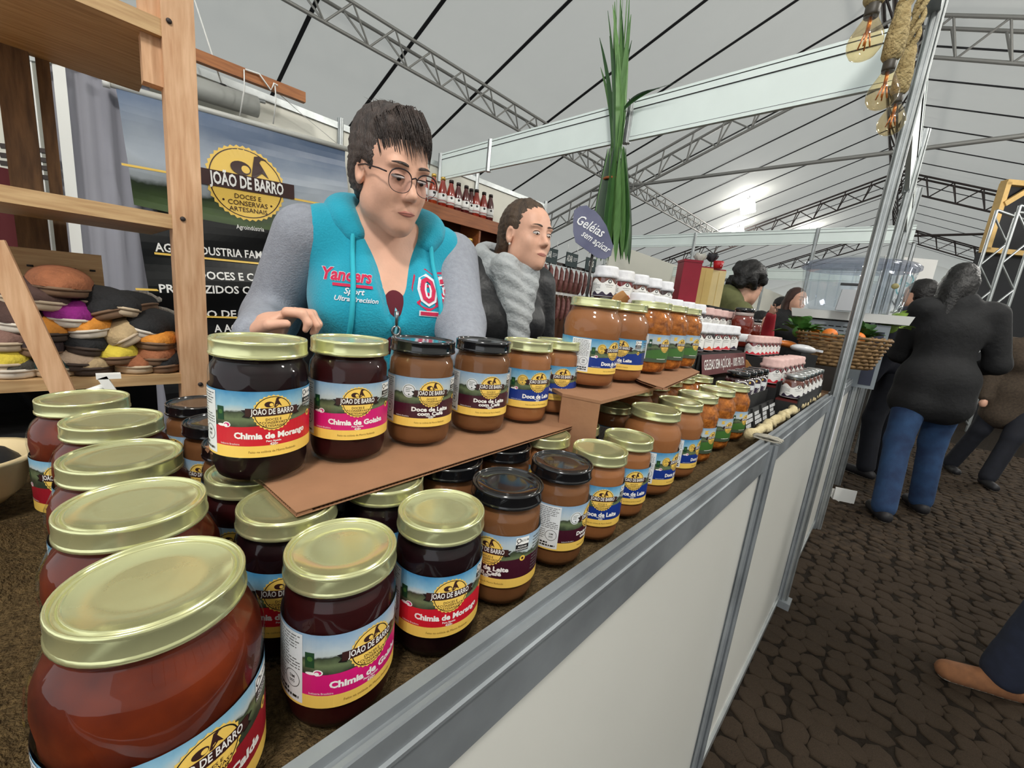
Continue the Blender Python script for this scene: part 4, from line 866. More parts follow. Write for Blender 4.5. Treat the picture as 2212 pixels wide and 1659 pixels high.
q.add(vs_, [tuple(t3) for t3 in tessellate_polygon([[Vector((a, b_, 0)) for a, b_ in P2]])]+[tuple(n+i for i in t3) for t3 in tessellate_polygon([[Vector((a, b_, 0)) for a, b_ in P2]])]+[(i, (i+1) % n, n+(i+1) % n, n+i) for i in range(n)], M_slate); q.build('board', t)
P = Print(cfn); a, b_ = pl(1268, 486), pl(1283, 517); sl_ = -.42
a, b_ = pl(1277, 489), pl(1287, 524); P.text('Geléias', a[0], a[1], .036, M_chalk, 1, bold=.01, shear=.25, rot=sl_, width=.082); P.text('sem açúcar', b_[0], b_[1], .026, M_chalk, 1, bold=.01, shear=.25, rot=sl_-.06, width=.090); P.mb.build('lettering', t)
q = MB(); u_, v_ = pl(1279, 555); q.tube([tuple(ex*u_+Vector((0, 0, v_+.05))+nrm*.006), tuple(ex*u_+Vector((0, 0, v_-.13))+nrm*.006), tuple(ex*(u_-.004)+Vector((0, 0, 1.245-c0.z))+nrm*.006)], .004, M_black, 8); q.build('stick', t)
q = MB(); q.span((c0.x-.05+u_*ex.x, c0.y-.05+u_*ex.y, TZ+.001), (c0.x+.05+u_*ex.x, c0.y+.03+u_*ex.y, 1.244), M_riser); q.build('step', disp)
# ------------------------------------------------------------------ bundle of green leaves tied to the header joint
M_leaf = [mat('leaf_green_%d' % i, c, .5, nz=.2, ns=14, stretch=(8, 8, 1)) for i, c in enumerate(((62, 104, 48), (44, 82, 38), (92, 132, 72), (30, 58, 30)))]
lx, ly = PX2-.07, 1.36
lt = thing('leaf_bundle', 'tall bundle of long green cane leaves tied to the header joint', 'plant', (lx, ly, 1.55))
rl = random.Random(3)
def blade(base, tip, w, bend, M, mid=.45):
    base = Vector(base); tip = Vector(tip); n = 9; b = MB(); d = tip-base; sd = Vector((rl.uniform(-.4, .4), -1, 0)).normalized() if rl.random() < .75 else Vector((1, rl.uniform(-.5, .5), 0)).normalized()
    P = []
    for i in range(n+1):
        t_ = i/n; p = base+d*t_+Vector(bend)*(t_**2); ww = w*(math.sin(PI*min(1, t_/mid*.5)) if t_ < mid else math.cos((t_-mid)/(1-mid)*PI/2)**.7+.02); ww = max(ww, .0015)
        P += [p-sd*ww, p+Vector((.25*ww, 0, 0)), p+sd*ww]
    b.add(P, [f for i in range(n) for f in ((3*i, 3*i+1, 3*i+4, 3*i+3), (3*i+1, 3*i+2, 3*i+5, 3*i+4))], M, True); b.build('leaf', lt)
for i in range(40): # hanging mass below the tie
    a = rl.uniform(0, 6.28); r = rl.uniform(.0, .1); x, y = math.cos(a)*r*.6, math.sin(a)*r
    blade((x*.6, y*.6, .62), (x*1.6, y*1.25-.05, rl.uniform(-.0, .08)), rl.uniform(.018, .032), (0, y*.1, 0), M_leaf[rl.randrange(4)], .6)
for i in range(16): # upward leaves
    a = rl.uniform(0, 6.28); r = rl.uniform(.01, .04); x, y = math.cos(a)*r*.6, math.sin(a)*r; hh = rl.uniform(1.05, 1.45)
    blade((x, y, .55), (x*1.5, y*1.5+.06+rl.uniform(-.03, .06), hh), rl.uniform(.010, .02), (rl.uniform(-.05, .02), rl.uniform(-.08, .1), 0), M_leaf[rl.randrange(3)], .35)
for i in range(3): blade((0, 0, .8), (-.02, -.1-.06*i, .98), .012, (0, -.12, -.12), M_leaf[1], .4)
for i in range(6): q = MB(); x, y = rl.uniform(-.02, .02), rl.uniform(-.03, .03); q.tube([(x, y, .5), (x*1.3, y+.06, 1.1), (x*1.5, y*2+.12, 1.62)], [.004, .002, .0006], M_leaf[2], 5); q.build('stem', lt)
q = MB(); q.tube([(math.cos(k*.6)*.045, math.sin(k*.6)*.05, .44+.02*math.sin(k*.3)) for k in range(11)], .008, mat('raffia_tie', (150, 84, 44), .8), 6, close=True); q.build('tie', lt)
# ------------------------------------------------------------------ filament bulbs on rope
M_rope = mat('jute_rope', (196, 176, 128), .95, c2=(156, 134, 88), ns=60, bump=.9, bs=150); M_amber = clear_glass('amber_glass', (252, 240, 212), 1.75, .02)
M_fil = mat('filament_support', (206, 130, 70), .3, metal=.5); M_sock = mat('bulb_socket', (60, 54, 44), .5)
for px, py, d, s, nm in ((1868, 92, .93, 1.0, 'largest amber filament bulb hanging before the white header'), (1906, 203, .97, .93, 'middle amber filament bulb hanging on thick rope'), (1925, 264, 1.05, .85, 'lowest amber filament bulb next to the aluminium post')):
    p = atd(px, py, d); t = thing('filament_bulb', nm, 'bulb', p, 0, 'filament bulbs on rope'); t.scale = (s, s, s)
    b = MB(); b.lathe([(0, -.036), (.012, -.0345), (.024, -.028), (.032, -.014), (.034, 0), (.031, .014), (.022, .032), (.0145, .046), (.013, .056)], M_amber, 28); b.build('globe', t)
    b = MB(); b.lathe([(.0135, .05), (.0145, .056), (.0145, .078), (.011, .082), (0, .082)], M_sock, 16); b.build('socket', t)
    b = MB(); b.tube([(0, 0, .05), (0, 0, .02)], .004, M_fil, 8)
    for k in range(4): q_ = k*PI/2; b.tube([(.004*math.cos(q_), .004*math.sin(q_), .02), (.011*math.cos(q_), .011*math.sin(q_), -.012)], .0016, M_fil, 5)
    b.build('filament', t)
    b = MB(); n = 40; top = (2.44-p[2])/s
    for st in range(3): b.tube([(.011*math.cos(i*.7+st*2.1)+.05*(i/n)**1.5*(1 if px > 1880 else .4), .011*math.sin(i*.7+st*2.1), .075+(top-.075)*i/n) for i in range(n+1)], .0075, M_rope, 6)
    b.lathe([(.012, .07), (.022, .085), (.023, .13), (.018, .17), (.012, .2)], M_rope, 14); b.build('rope', t)
t = thing('bulb_beam', 'beam above the counter from which the roped bulbs hang', 'beam', (0, 0, 0)); q = MB(); q.span((.9, .14, 2.44), (PX2, .20, 2.49), M_alu); q.build('profile', t)
# ------------------------------------------------------------------ far counter: crate, wicker basket with oranges, drink dispenser
t = thing('counter_table', 'table top beyond the aluminium post under the basket and dispenser', 'table', (0, 0, 0)); q = MB(); q.span((PX2+.05, FY+.02, TZ-.03), (3.6, .52, TZ), M_woodd); q.build('table_top', t)
for lx_ in (2.3, 3.5):
    for ly_ in (.25, .48): q = MB(); q.box((lx_, ly_, (TZ-.03)/2), (.045, .045, TZ-.03), M_woodd); q.build('leg', t)
bc = Vector(atd(1838, 760, 2.2)); bz = 1.115; bc.y += .05
t = thing('crate', 'dark crate lifting the wicker basket above the counter', 'crate', (bc.x, bc.y+.03, TZ)); q = MB(); q.box((0, 0, (bz-TZ)/2), (.26, .17, bz-TZ-.002), mat('crate_dark', (40, 34, 30), .8)); q.build('box', t)
M_wick = mat('wicker', (150, 118, 76), .7, c2=(100, 74, 44), ns=60); bt = thing('wicker_basket', 'oval woven wicker basket filled with oranges and greens', 'basket', (bc.x, bc.y, bz)); bt.rotation_euler = (0, 0, -1.2)
for k in range(9):
    f = k/8; a_, b2 = .15+.055*f, .10+.04*f; q = MB(); n = 44
    q.tube([(math.cos(2*PI*i/n)*(a_+(.005 if (i+k) % 2 else -.005)), math.sin(2*PI*i/n)*(b2+(.005 if (i+k) % 2 else -.005)), .012+.15*f) for i in range(n)], .009, M_wick, 6, close=True); q.build('weave_strand', bt)
for i in range(22): q_ = 2*PI*i/22; q = MB(); q.tube([(math.cos(q_)*.15, math.sin(q_)*.10, .005), (math.cos(q_)*.205, math.sin(q_)*.14, .175)], .005, M_wick, 5); q.build('stake', bt)
q = MB(); q.lathe([(.0, .0), (.145, .0), (.15, .012), (0, .012)], M_wick, 24); o = q.build('base', bt); o.scale = (1, .68, 1)
M_or = mat('orange_peel', (232, 124, 32), .45, nz=.06, ns=40, bump=.25, bs=260); M_gr = mat('leafy_green', (58, 96, 40), .6, nz=.3, ns=20); M_lg = mat('light_green', (128, 158, 60), .6, nz=.2, ns=20)
R2 = Matrix.Rotation(-1.2, 3, 'Z')
for dx, dy, dz_, nm in ((-.07, -.03, .165, 'orange in the basket nearest the aluminium post'), (.045, -.055, .16, 'orange peeking past the other side of the post'), (-.12, .02, .155, 'orange at the basket edge by the greens')):
    p = Vector((bc.x, bc.y, bz))+R2 @ Vector((dx, dy, dz_)); t = thing('orange', nm, 'orange', p, 0, 'oranges in the wicker basket'); b = MB(); b.ell((0, 0, 0), (.037, .037, .035), M_or, 20); b.build('fruit', t); b = MB(); b.ell((0, 0, .034), (.005, .005, .003), M_gr, 8); b.build('stem_end', t)
def leafy(name, lb, p, R_, n, M, seed, parent_group, s=.05):
    t = thing(name, lb, 'greens', p, 0, parent_group); r_ = random.Random(seed)
    for i in range(n):
        a = r_.uniform(0, 6.28); e = r_.uniform(.1, 1.3); d = Vector((math.cos(a)*math.cos(e), math.sin(a)*math.cos(e), math.sin(e))); c = d*R_*r_.uniform(.5, 1); sd = d.cross(Vector((0, 0, 1))).normalized(); up = sd.cross(d); b = MB(); P_ = []
        for j in range(5):
            f = j/4; w_ = s*.55*math.sin(PI*(.15+.8*f)); o_ = c+d*s*f*1.2-Vector((0, 0, .3*s*f*f)); P_ += [o_-sd*w_+up*w_*.3, o_, o_+sd*w_+up*w_*.3]
        b.add(P_, [f for j in range(4) for f in ((3*j, 3*j+1, 3*j+4, 3*j+3), (3*j+1, 3*j+2, 3*j+5, 3*j+4))], M, True); b.build('leaf', t)
    b = MB(); b.ell((0, 0, R_*.2), (R_*.5, R_*.5, R_*.5), M, 10); b.build('heart', t)
p = Vector((bc.x, bc.y, bz))+R2 @ Vector((.09, .02, .15)); leafy('leafy_greens', 'dark leafy greens in the basket beside the oranges', p, .075, 26, M_gr, 2, 'greens near the basket')
leafy('leafy_greens', 'lettuce sprouting beside the grey perforated cabinet, next to the jelly rows', atd(1725, 722, 2.35), .07, 30, mat('lettuce_green', (74, 122, 52), .6, nz=.25, ns=20), 3, 'greens near the basket', .06)
leafy('leafy_greens', 'yellow-green leaves behind the basket near the shopper in black', atd(1922, 712, 2.5), .08, 26, M_lg, 4, 'greens near the basket', .06)
dc = Vector(atd(1822, 700, 2.62)); dt = thing('drink_dispenser', 'clear round drink dispenser with steel tap on a grey perforated cabinet', 'dispenser', (dc.x, dc.y, TZ)); dt.rotation_euler = (0, 0, -1.42)
zc = atd(1822, 690, 2.62)[2]-TZ; zt2 = atd(1840, 566, 2.62)[2]-TZ
M_cabg = mat('grey_cabinet', (138, 146, 152), .45); q = MB(); q.box((0, 0, zc/2-.01), (.42, .30, zc-.02), M_cabg); q.build('cabinet', dt)
for r_ in range(7):
    for c_ in range(8):
        q = MB(); q.box((-.14+c_*.036+(.018 if r_ % 2 else 0), -.1505, zc-.05-.024*r_), (.026, .002, .006), M_groove); q.build('vent_slot', dt)
q = MB(); q.box((0, 0, zc+.015), (.56, .36, .05), M_white, taper=1.05); q.build('white_tray', dt)
q = MB(); q.box((.16, -.1525, zc*.45), (.06, .003, zc*.8), mat('navy_side', (28, 34, 58), .4)); q.build('dark_strip', dt)
M_acr = clear_glass('clear_acrylic', (250, 252, 254), 1.6, .02)
zh = zt2-zc-.04; b = MB(); b.lathe([(.0, .0), (.22, .0), (.255, .02), (.27, zh*.5), (.285, zh*.86), (.26, zh*.95), (.2, zh), (0, zh+.01)], M_acr, 48, (0, 0, zc+.04)); b.lathe([(.0, .012), (.20, .012), (.24, .04), (.256, zh*.5), (.268, zh*.84)], M_acr, 48, (0, 0, zc+.04)); b.build('bowl', dt)
b = MB(); b.lathe([(.286, zh*.82), (.296, zh*.84), (.296, zh*.89), (.28, zh*.93)], clear_glass('rim_acrylic', (232, 234, 242), 1.7, .05), 48, (0, 0, zc+.04)); b.build('rim', dt)
for k in range(12): q_ = -PI/2+(k-5.5)*.21; b = MB(); b.tube([(math.cos(q_)*.262, math.sin(q_)*.262, zc+.06), (math.cos(q_)*.276, math.sin(q_)*.276, zc+.04+zh*.5), (math.cos(q_)*.288, math.sin(q_)*.288, zc+.04+zh*.8)], .004, M_acr, 6); b.build('rib', dt)
M_st = mat('brushed_steel', (150, 150, 150), .3, metal=.9); b = MB(); b.box((-.03, -.285, zc+.10), (.09, .06, .12), M_st, taper=.8); b.box((-.03, -.29, zc+.19), (.10, .03, .012), M_black); b.build('tap', dt)
b = MB(); b.ell((.17, -.215, zc+.2), (.018, .006, .016), mat('gold_sticker', (150, 140, 90), .5), 12); b.build('sticker', dt)
# bagged loaves beside the pink-capped rows
M_plas = mat('clear_bag', (220, 220, 224), .2, coat=.6, nz=.1, ns=20)
for px, py, c, nm in ((1700, 742, (226, 130, 60), 'bag of orange sweets behind the pink-capped jars'), (1735, 752, (214, 214, 216), 'white bag with printed bands beside the orange bag')):
    p = atd(px, py, 2.35 if c[0] > 220 else 2.05); t = thing('packet', nm, 'packet', (p[0], p[1], p[2]-.03), 0, 'packets behind the jelly rows'); t.rotation_euler = (0, .08, -.5); b = MB(); b.ell((0, 0, .026), (.075, .045, .022), mat('packet_%d' % c[1], c, .3, coat=.5, nz=.1, ns=30), 16); b.build('bag', t); b = MB(); b.box((.085, 0, .03), (.03, .06, .012), M_plas); b.build('sealed_end', t)
    q = MB(); q.box((0, 0, (TZ-p[2])/2+.02), (.12, .08, p[2]-TZ-.03), M_riser); q.build('prop', t)
# ------------------------------------------------------------------ red box, paper bags and flowers on a stand
t = thing('pedestal', 'tall dark pedestal behind the jellies under the paper bags', 'pedestal', (2.37, .86, 0)); q = MB(); q.box((0, 0, .675), (.42, .26, 1.35), M_riser); q.build('column', t); q = MB(); q.box((0, 0, 1.355), (.46, .3, .012), M_riser); q.build('top', t)
rz_ = -.85
p = atd(1483, 610, 2.2); t = thing('red_box', 'deep red gift box standing beside the paper bags', 'box', (p[0], p[1], 1.361)); t.rotation_euler = (0, 0, rz_); M_rb = mat('red_card', (150, 26, 48), .35, nz=.08, ns=12); q = MB(); q.box((0, 0, .11), (.095, .095, .22), M_rb); q.build('box', t); q = MB(); q.box((0, 0, .224), (.1, .1, .012), M_rb); q.build('lid', t)
M_pb = mat('paper_bag', (214, 186, 116), .8, nz=.06, ns=12)
for i, (px, nm) in enumerate(((1517, 'yellow-tan paper bag next to the red box'), (1546, 'paler paper bag at the end of the pedestal'))):
    p = atd(px, 610, 2.28+.05*i); t = thing('paper_bag', nm, 'bag', (p[0], p[1], 1.361), 0, 'paper bags on the pedestal'); t.rotation_euler = (0, 0, rz_); q = MB(); q.box((0, 0, .105), (.075, .05, .21), M_pb if i == 0 else mat('paper_bag_pale', (222, 202, 150), .8, nz=.06, ns=12)); q.build('bag', t); q = MB(); q.box((0, -.0255, .1), (.003, .001, .2), M_pb); q.build('fold', t)
    q = MB(); q.box((0, 0, .213), (.07, .045, .008), M_rb); q.build('red_filling', t)
def rose(lb, px, py, d, c, s):
    p = atd(px, py, d); t = thing('fabric_rose', lb, 'flower', p, 0, 'roses over the gift bags'); M = mat('petal_%d' % c[0], c, .6, nz=.08, ns=20); r_ = random.Random(px)
    for k in range(12):
        a = k*2.4; e = k/12*1.2; b = MB(); P_ = []
        for j in range(4):
            for i in range(5):
                u_, v_ = (i-2)/2*.6, j/3; rr = s*(.25+.6*math.sin(v_*1.5))*(1-.4*e/1.2); P_.append((math.cos(a+u_)*rr, math.sin(a+u_)*rr, s*(-.3+v_*(.6+.5*e))+.06*s*math.sin(u_*5+k)))
        b.add(P_, [(j*5+i, j*5+i+1, (j+1)*5+i+1, (j+1)*5+i) for j in range(3) for i in range(4)], M, True); b.build('petal', t)
    b = MB(); b.tube([(0, 0, -.2*s), (0, 0, min(-.4*s, 1.56-p[2]))], .004, M_gr, 5); b.build('stem', t)
rose('white fabric rose above the red box', 1512, 560, 2.25, (232, 232, 222), .042); rose('dark grey foil rose beside the white one', 1538, 560, 2.3, (70, 70, 74), .042)
rose('small white fabric rose below the bigger white one', 1496, 574, 2.2, (226, 226, 218), .028)
p = atd(1548, 590, 2.3); t = thing('red_ribbon_pot', 'small red spotted pot on the paper bags', 'pot', (p[0], p[1], 1.58)); b = MB(); b.lathe([(.0, 0), (.022, 0), (.028, .04), (.026, .04), (0, .036)], mat('red_pot', (196, 30, 40), .4), 16); b.build('pot', t); b = MB(); [b.ell((-.02+.01*k, -.022, .012+.011*(k % 3)), (.003, .002, .003), PW, 6) for k in range(4)]; b.build('dots', t)
# ------------------------------------------------------------------ rope of twisted cloth along the rail, paper strip
M_clo = mat('twisted_cloth', (214, 200, 160), .95, c2=(168, 150, 108), ns=30, bump=.6, bs=60)
q = MB(); n = 60; q.tube([(1.06+1.09*i/n, .207+.004*math.sin(i*1.9), 1.022+.005*math.sin(i*1.3)) for i in range(n+1)], [.012+.0018*math.sin(i*.9) for i in range(n+1)], M_clo, 8); tag(q.build('twisted_cloth'), 'cream strip of twisted cloth tied along the counter rail', 'cloth')
q = MB()
for k in range(7): q.tube([(1.044+.012*math.cos(k*2+i*.9), .168+.028*math.cos(i*.9+k), 1.034+.004*math.sin(k+i*.9)) for i in range(8)], .0022, mat('grey_cord', (160, 156, 144), .9), 5)
tag(q.build('cord_tie'), 'knotted grey cord binding the cloth to the counter corner', 'cord')
M_pap = mat('white_paper_strip', (232, 234, 240), .6)
q = MB(); P_ = []; a_ = [ony(1862, 790, .155), ony(1881, 786, .155), ony(1866, 900, .15), ony(1878, 895, .15), ony(1850, 985, .152), ony(1860, 980, .152), ony(1832, 1030, .15), ony(1836, 1030, .15)]
x0 = 2.62; q.add([(x0, .158, 1.04), (x0+.16, .158, 1.04), (x0-.01, .153, .75), (x0+.14, .152, .75), (x0, .158, .52), (x0+.1, .157, .52), (x0+.01, .158, .40), (x0+.04, .158, .40), (x0, .19, 1.046), (x0+.16, .19, 1.046)], [(0, 1, 9, 8), (0, 2, 3, 1), (2, 4, 5, 3), (4, 6, 7, 5)], M_pap, True); o = q.build('paper_strip'); tag(o, 'torn white paper strip hanging over the far counter panel', 'paper')
md = o.modifiers.new('thick', 'SOLIDIFY'); md.thickness = .0008
# ------------------------------------------------------------------ salami rack with small chalkboards
M_sal = mat('salami_skin', (92, 42, 40), .6, c2=(136, 90, 84), ns=30); sr = thing('salami_rack', 'metal rack with rails for hanging salami behind the scarfed woman', 'rack', (0, 0, 0))
RY = 2.5; za = ony(1230, 578, RY)[2]; zb_ = ony(1230, 640, RY)[2]; xa, xb = ony(1165, 570, RY)[0], ony(1300, 600, RY)[0]
for z in (za, zb_): q = MB(); q.span((xa, RY, z), (xb, RY+.02, z+.025), M_white if z == zb_ else M_steeld); q.build('rail', sr)
for x in (xa, xb): q = MB(); q.span((x-.02, RY, 0), (x+.02, RY+.04, za+.03), M_steeld); q.build('upright', sr)
q = MB(); q.span((xa, RY+.3, 0), (xb, RY+.32, za-.1), M_cabi); q.build('back_board', sr)
for i in range(13):
    for r_ in range(2):
        z = (za, zb_)[r_]; x = xa+.05+(xb-xa-.1)*i/12; t = thing('salami', ['wrinkled salami hanging from the upper rail of the rack', 'wrinkled salami hanging from the lower rail of the rack'][r_], 'salami', (x, RY-.03, z), 0, ['salami on the upper rail', 'salami on the lower rail'][r_])
        b = MB(); b.tube([(0, 0, .0), (0, .0, -.02)], .002, M_str, 4); b.tube([(0, 0, -.02), (.004, -.01, -.06), (0, -.015, -.14), (-.006, -.005, -.22), (-.004, 0, -.25)], [.006, .019, .022, .02, .006], M_sal, 8); b.build('sausage', t)
for i, (px, s_) in enumerate(((1190, 'ADAR'), (1235, 'ADAR'), (1276, 'CAS'))):
    p = ony(px, 552+i*10, RY-.02); t = thing('chalkboard', ['little chalkboard reading ADAR next to the scarfed woman', 'second little chalkboard reading ADAR', 'little blue-grey chalkboard by the leaf bundle'][i], 'sign', p, 0, 'chalkboards on the salami rack'); q = MB(); q.box((0, 0, 0), (.19, .008, .13), mat('chalkboard_green', (50, 64, 66), .7)); q.build('board', t)
    def afn(u, v, lay, p=p): return (u, -.005-.001*lay, v)
    P = Print(afn); P.text(s_, -.04 if i < 2 else 0, .01, .06, PW, 0, bold=.01, width=.09, sy=1.4); textblock(P, .02, .085, -.01, .03, 3, 0, PPa) if i < 2 else None; P.mb.build('lettering', t)
    for dx in (-.08, .08): q = MB(); q.tube([(dx, 0, .065), (dx, 0, .14)], .003, M_white, 4); q.build('hook', t)
    q = MB(); q.span((-.004, .0, -.22), (.004, .006, -.06), M_steeld); q.build('holder', t)
# ------------------------------------------------------------------ stage with truss and dark screen on the right
M_scr = mat('dark_screen', (20, 20, 24), .5); M_ply = mat('plywood_edge', (206, 170, 106), .6, nz=.1, ns=10)
sc = Vector(atd(2215, 520, 7.0)); st = thing('stage_screen', 'large black screen in a plywood frame behind the shoppers', 'screen', (sc.x, sc.y, 0)); st.rotation_euler = (0, 0, -.85)
zt3, zb3 = atd(2190, 405, 7)[2], atd(2190, 545, 7)[2]
q = MB(); q.box((.35, .05, (zt3+zb3)/2), (1.9, .06, zt3-zb3), M_scr); q.build('screen', st)
q = MB(); q.box((.35, 0, zb3), (2.0, .12, .08), M_ply); q.build('frame_bar', st); q = MB(); q.box((.35, 0, zt3), (2.0, .12, .08), M_ply); q.build('frame_bar', st); q = MB(); q.box((-.62, 0, (zt3+zb3)/2), (.08, .12, zt3-zb3), M_ply); q.build('frame_bar', st); q = MB(); q.bar((-.6, -.06, zt3-.35), (-.2, -.06, zt3-.02), .05, .08, M_ply); q.build('corner_brace', st)
q = MB(); q.box((.35, .1, zb3/2), (1.9, .1, zb3), M_scr); q.build('stage_skirt', st)
tt = thing('stage_truss', 'bright aluminium square truss standing in front of the dark screen', 'truss', atd(2165, 560, 6.2)); tt.location.z = 0; tt.rotation_euler = (0, 0, -.85); hz = atd(2165, 455, 6.2)[2]
for sx in (-.15, .15):
    for sy in (-.15, .15): rod('chord', (sx, sy, 0), (sx, sy, hz), .022, M_alu, tt); rod('chord', (sx, sy, hz), (1.2, sy, hz-.15+sx), .022, M_alu, tt)
for k in range(9):
    z0 = .1+k*(hz-.2)/9; z1 = z0+(hz-.2)/9
    for sy in (-.15, .15): rod('web_bar', (-.15 if k % 2 else .15, sy, z0), (.15 if k % 2 else -.15, sy, z1), .014, M_alu, tt)
for k in range(4): rod('web_bar', (.15+k*.27, -.15, hz-.3*(k % 2)), (.42+k*.27, -.15, hz-.3*((k+1) % 2)), .014, M_alu, tt)
# bright sign panel far behind the dispenser
p = Vector(atd(1945, 640, 5.2)); t = thing('far_poster', 'white poster with a teal emblem behind the dispenser', 'poster', (p.x, p.y, p.z)); t.rotation_euler = (0, 0, -.9); q = MB(); q.box((0, 0, 0), (.62, .02, .95), PW); q.build('panel', t); q = MB(); q.span((-.02, -.01, -p.z), (.02, .03, -.4), M_alu); q.build('stand', t)
def ffn(u, v, lay): return (u, -.0105-.001*lay, v)
P = Print(ffn); MT = flat('print_teal', (120, 186, 190)); P.disc(.02, .2, .08, MT, 0, 20, 1, r0=.06); P.disc(.0, .09, .09, MT, 0, 20, 1, r0=.07); P.text('NOS', 0, -.08, .12, PGr, 0, bold=.02); textblock(P, -.2, .2, -.3, -.18, 2, 0); P.mb.build('print', t)
# white plastic crate corners lying at the counter foot
for bx, by, nm in ((4.1, .075, 'white plastic bracket on the floor by the legs of the shopper in jeans'), (6.4, .02, 'white plastic bracket farther along the counter foot'), (8.6, .0, 'tiny white plastic bracket at the far end of the counter foot')):
    t = thing('white_bracket', nm, 'bracket', (bx, by, .0), .4, 'white brackets by the counter'); t.scale = (.5, .7, .8); q = MB(); q.extr([(-.08, 0), (.08, 0), (.08, .02), (-.06, .02), (-.06, .14), (-.08, .14)], 'y', -.1, .1, M_white); q.build('profile', t); q = MB(); q.extr([(.02, .02), (.035, .02), (.035, .1), (.02, .1)], 'y', -.1, .1, M_white); q.build('fin', t)
# ------------------------------------------------------------------ people: one smooth continuous surface per body, clothes and hair as parts
def axis(lo, hi, step, fine=()):
    out = [lo]; 
    while out[-1] < hi:
        s = step
        for a, b_, f in fine:
            if a-step < out[-1] < b_: s = min(s, f)
        out.append(out[-1]+s)
    return np.array(out, dtype=np.float32)
def sdf_field(prims, X, Y, Z):
    F = np.full((len(X), len(Y), len(Z)), .5, dtype=np.float32)
    for p in prims:
        k = p['k']; mg = k+.03
        if p['t'] == 'c':
            a, b_, ra, rb = p['a'], p['b'], p['ra'], p['rb']; R = max(ra, rb); lo = np.minimum(a, b_)-R-mg; hi = np.maximum(a, b_)+R+mg
        else:
            c, r = p['c'], p['r']; R = max(r); lo = c-R-mg; hi = c+R+mg
        i0, i1 = np.searchsorted(X, [lo[0], hi[0]]); j0, j1 = np.searchsorted(Y, [lo[1], hi[1]]); k0, k1 = np.searchsorted(Z, [lo[2], hi[2]])
        if i1 <= i0 or j1 <= j0 or k1 <= k0: continue
        gx = X[i0:i1, None, None]; gy = Y[None, j0:j1, None]; gz = Z[None, None, k0:k1]
        if p['t'] == 'c':
            ab = b_-a; L2 = float(ab@ab)+1e-12
            t = np.clip(((gx-a[0])*ab[0]+(gy-a[1])*ab[1]+(gz-a[2])*ab[2])/L2, 0, 1)
            d = np.sqrt((gx-a[0]-t*ab[0])**2+(gy-a[1]-t*ab[1])**2+(gz-a[2]-t*ab[2])**2)-(ra+(rb-ra)*t)
        else:
            M = p['R']; dx, dy, dz = gx-c[0], gy-c[1], gz-c[2]
            u = (M[0, 0]*dx+M[1, 0]*dy+M[2, 0]*dz)/r[0]; v = (M[0, 1]*dx+M[1, 1]*dy+M[2, 1]*dz)/r[1]; w_ = (M[0, 2]*dx+M[1, 2]*dy+M[2, 2]*dz)/r[2]
            q0 = np.sqrt(u*u+v*v+w_*w_)+1e-6; q1 = np.sqrt((u/r[0])**2+(v/r[1])**2+(w_/r[2])**2)+1e-6; d = q0*(q0-1)/q1
        f = F[i0:i1, j0:j1, k0:k1]
        if p.get('sub'):
            d = -d; h = np.clip(.5+.5*(d-f)/k, 0, 1); F[i0:i1, j0:j1, k0:k1] = f*(1-h)+d*h+k*h*(1-h)
        else:
            h = np.clip(.5+.5*(d-f)/k, 0, 1); F[i0:i1, j0:j1, k0:k1] = f*h+d*(1-h)-k*h*(1-h)
    return F
def surface_net(F, X, Y, Z):
    S = F < 0; c = S[:-1, :-1, :-1].astype(np.int8)
    n = sum(S[i:S.shape[0]-1+i, j:S.shape[1]-1+j, k:S.shape[2]-1+k].astype(np.int8) for i in (0, 1) for j in (0, 1) for k in (0, 1))
    act = (n > 0) & (n < 8); I, J, K = np.nonzero(act); idx = -np.ones(act.shape, dtype=np.int32); idx[I, J, K] = np.arange(len(I))
    pos = np.zeros((len(I), 3)); cnt = np.zeros(len(I)); co = [(i, j, k) for i in (0, 1) for j in (0, 1) for k in (0, 1)]
    ax = (X, Y, Z); ijk = (I, J, K)
    for a in co:
        for d in range(3):
            if a[d]: continue
            b_ = list(a); b_[d] = 1
            fa = F[I+a[0], J+a[1], K+a[2]]; fb = F[I+b_[0], J+b_[1], K+b_[2]]; m_ = (fa < 0) != (fb < 0)
            t = np.where(m_, fa/(fa-fb+1e-12), 0)
            for e in range(3):
                pa = ax[e][ijk[e]+a[e]]
                if e == d: pa = pa+t*(ax[e][ijk[e]+1]-ax[e][ijk[e]])
                pos[:, e] += np.where(m_, pa, 0)
            cnt += m_
    pos /= np.maximum(cnt, 1)[:, None]; quads = []
    for d in range(3):
        e, g = (d+1) % 3, (d+2) % 3; sl0 = [slice(None)]*3; sl1 = [slice(None)]*3; sl0[d] = slice(0, -1); sl1[d] = slice(1, None)
        A = S[tuple(sl0)]; B = S[tuple(sl1)]; E = np.argwhere(A != B)
        ok = (E[:, e] > 0) & (E[:, g] > 0) & (E[:, e] < F.shape[e]-1) & (E[:, g] < F.shape[g]-1); E = E[ok]
        ins = A[E[:, 0], E[:, 1], E[:, 2]]
        def cell(de, dg):
            q_ = E.copy(); q_[:, e] -= de; q_[:, g] -= dg; return idx[q_[:, 0], q_[:, 1], q_[:, 2]]
        Q = np.stack([cell(1, 1), cell(0, 1), cell(0, 0), cell(1, 0)], 1); Q[~ins] = Q[~ins][:, ::-1]; quads.append(Q)
    return pos, np.concatenate(quads)
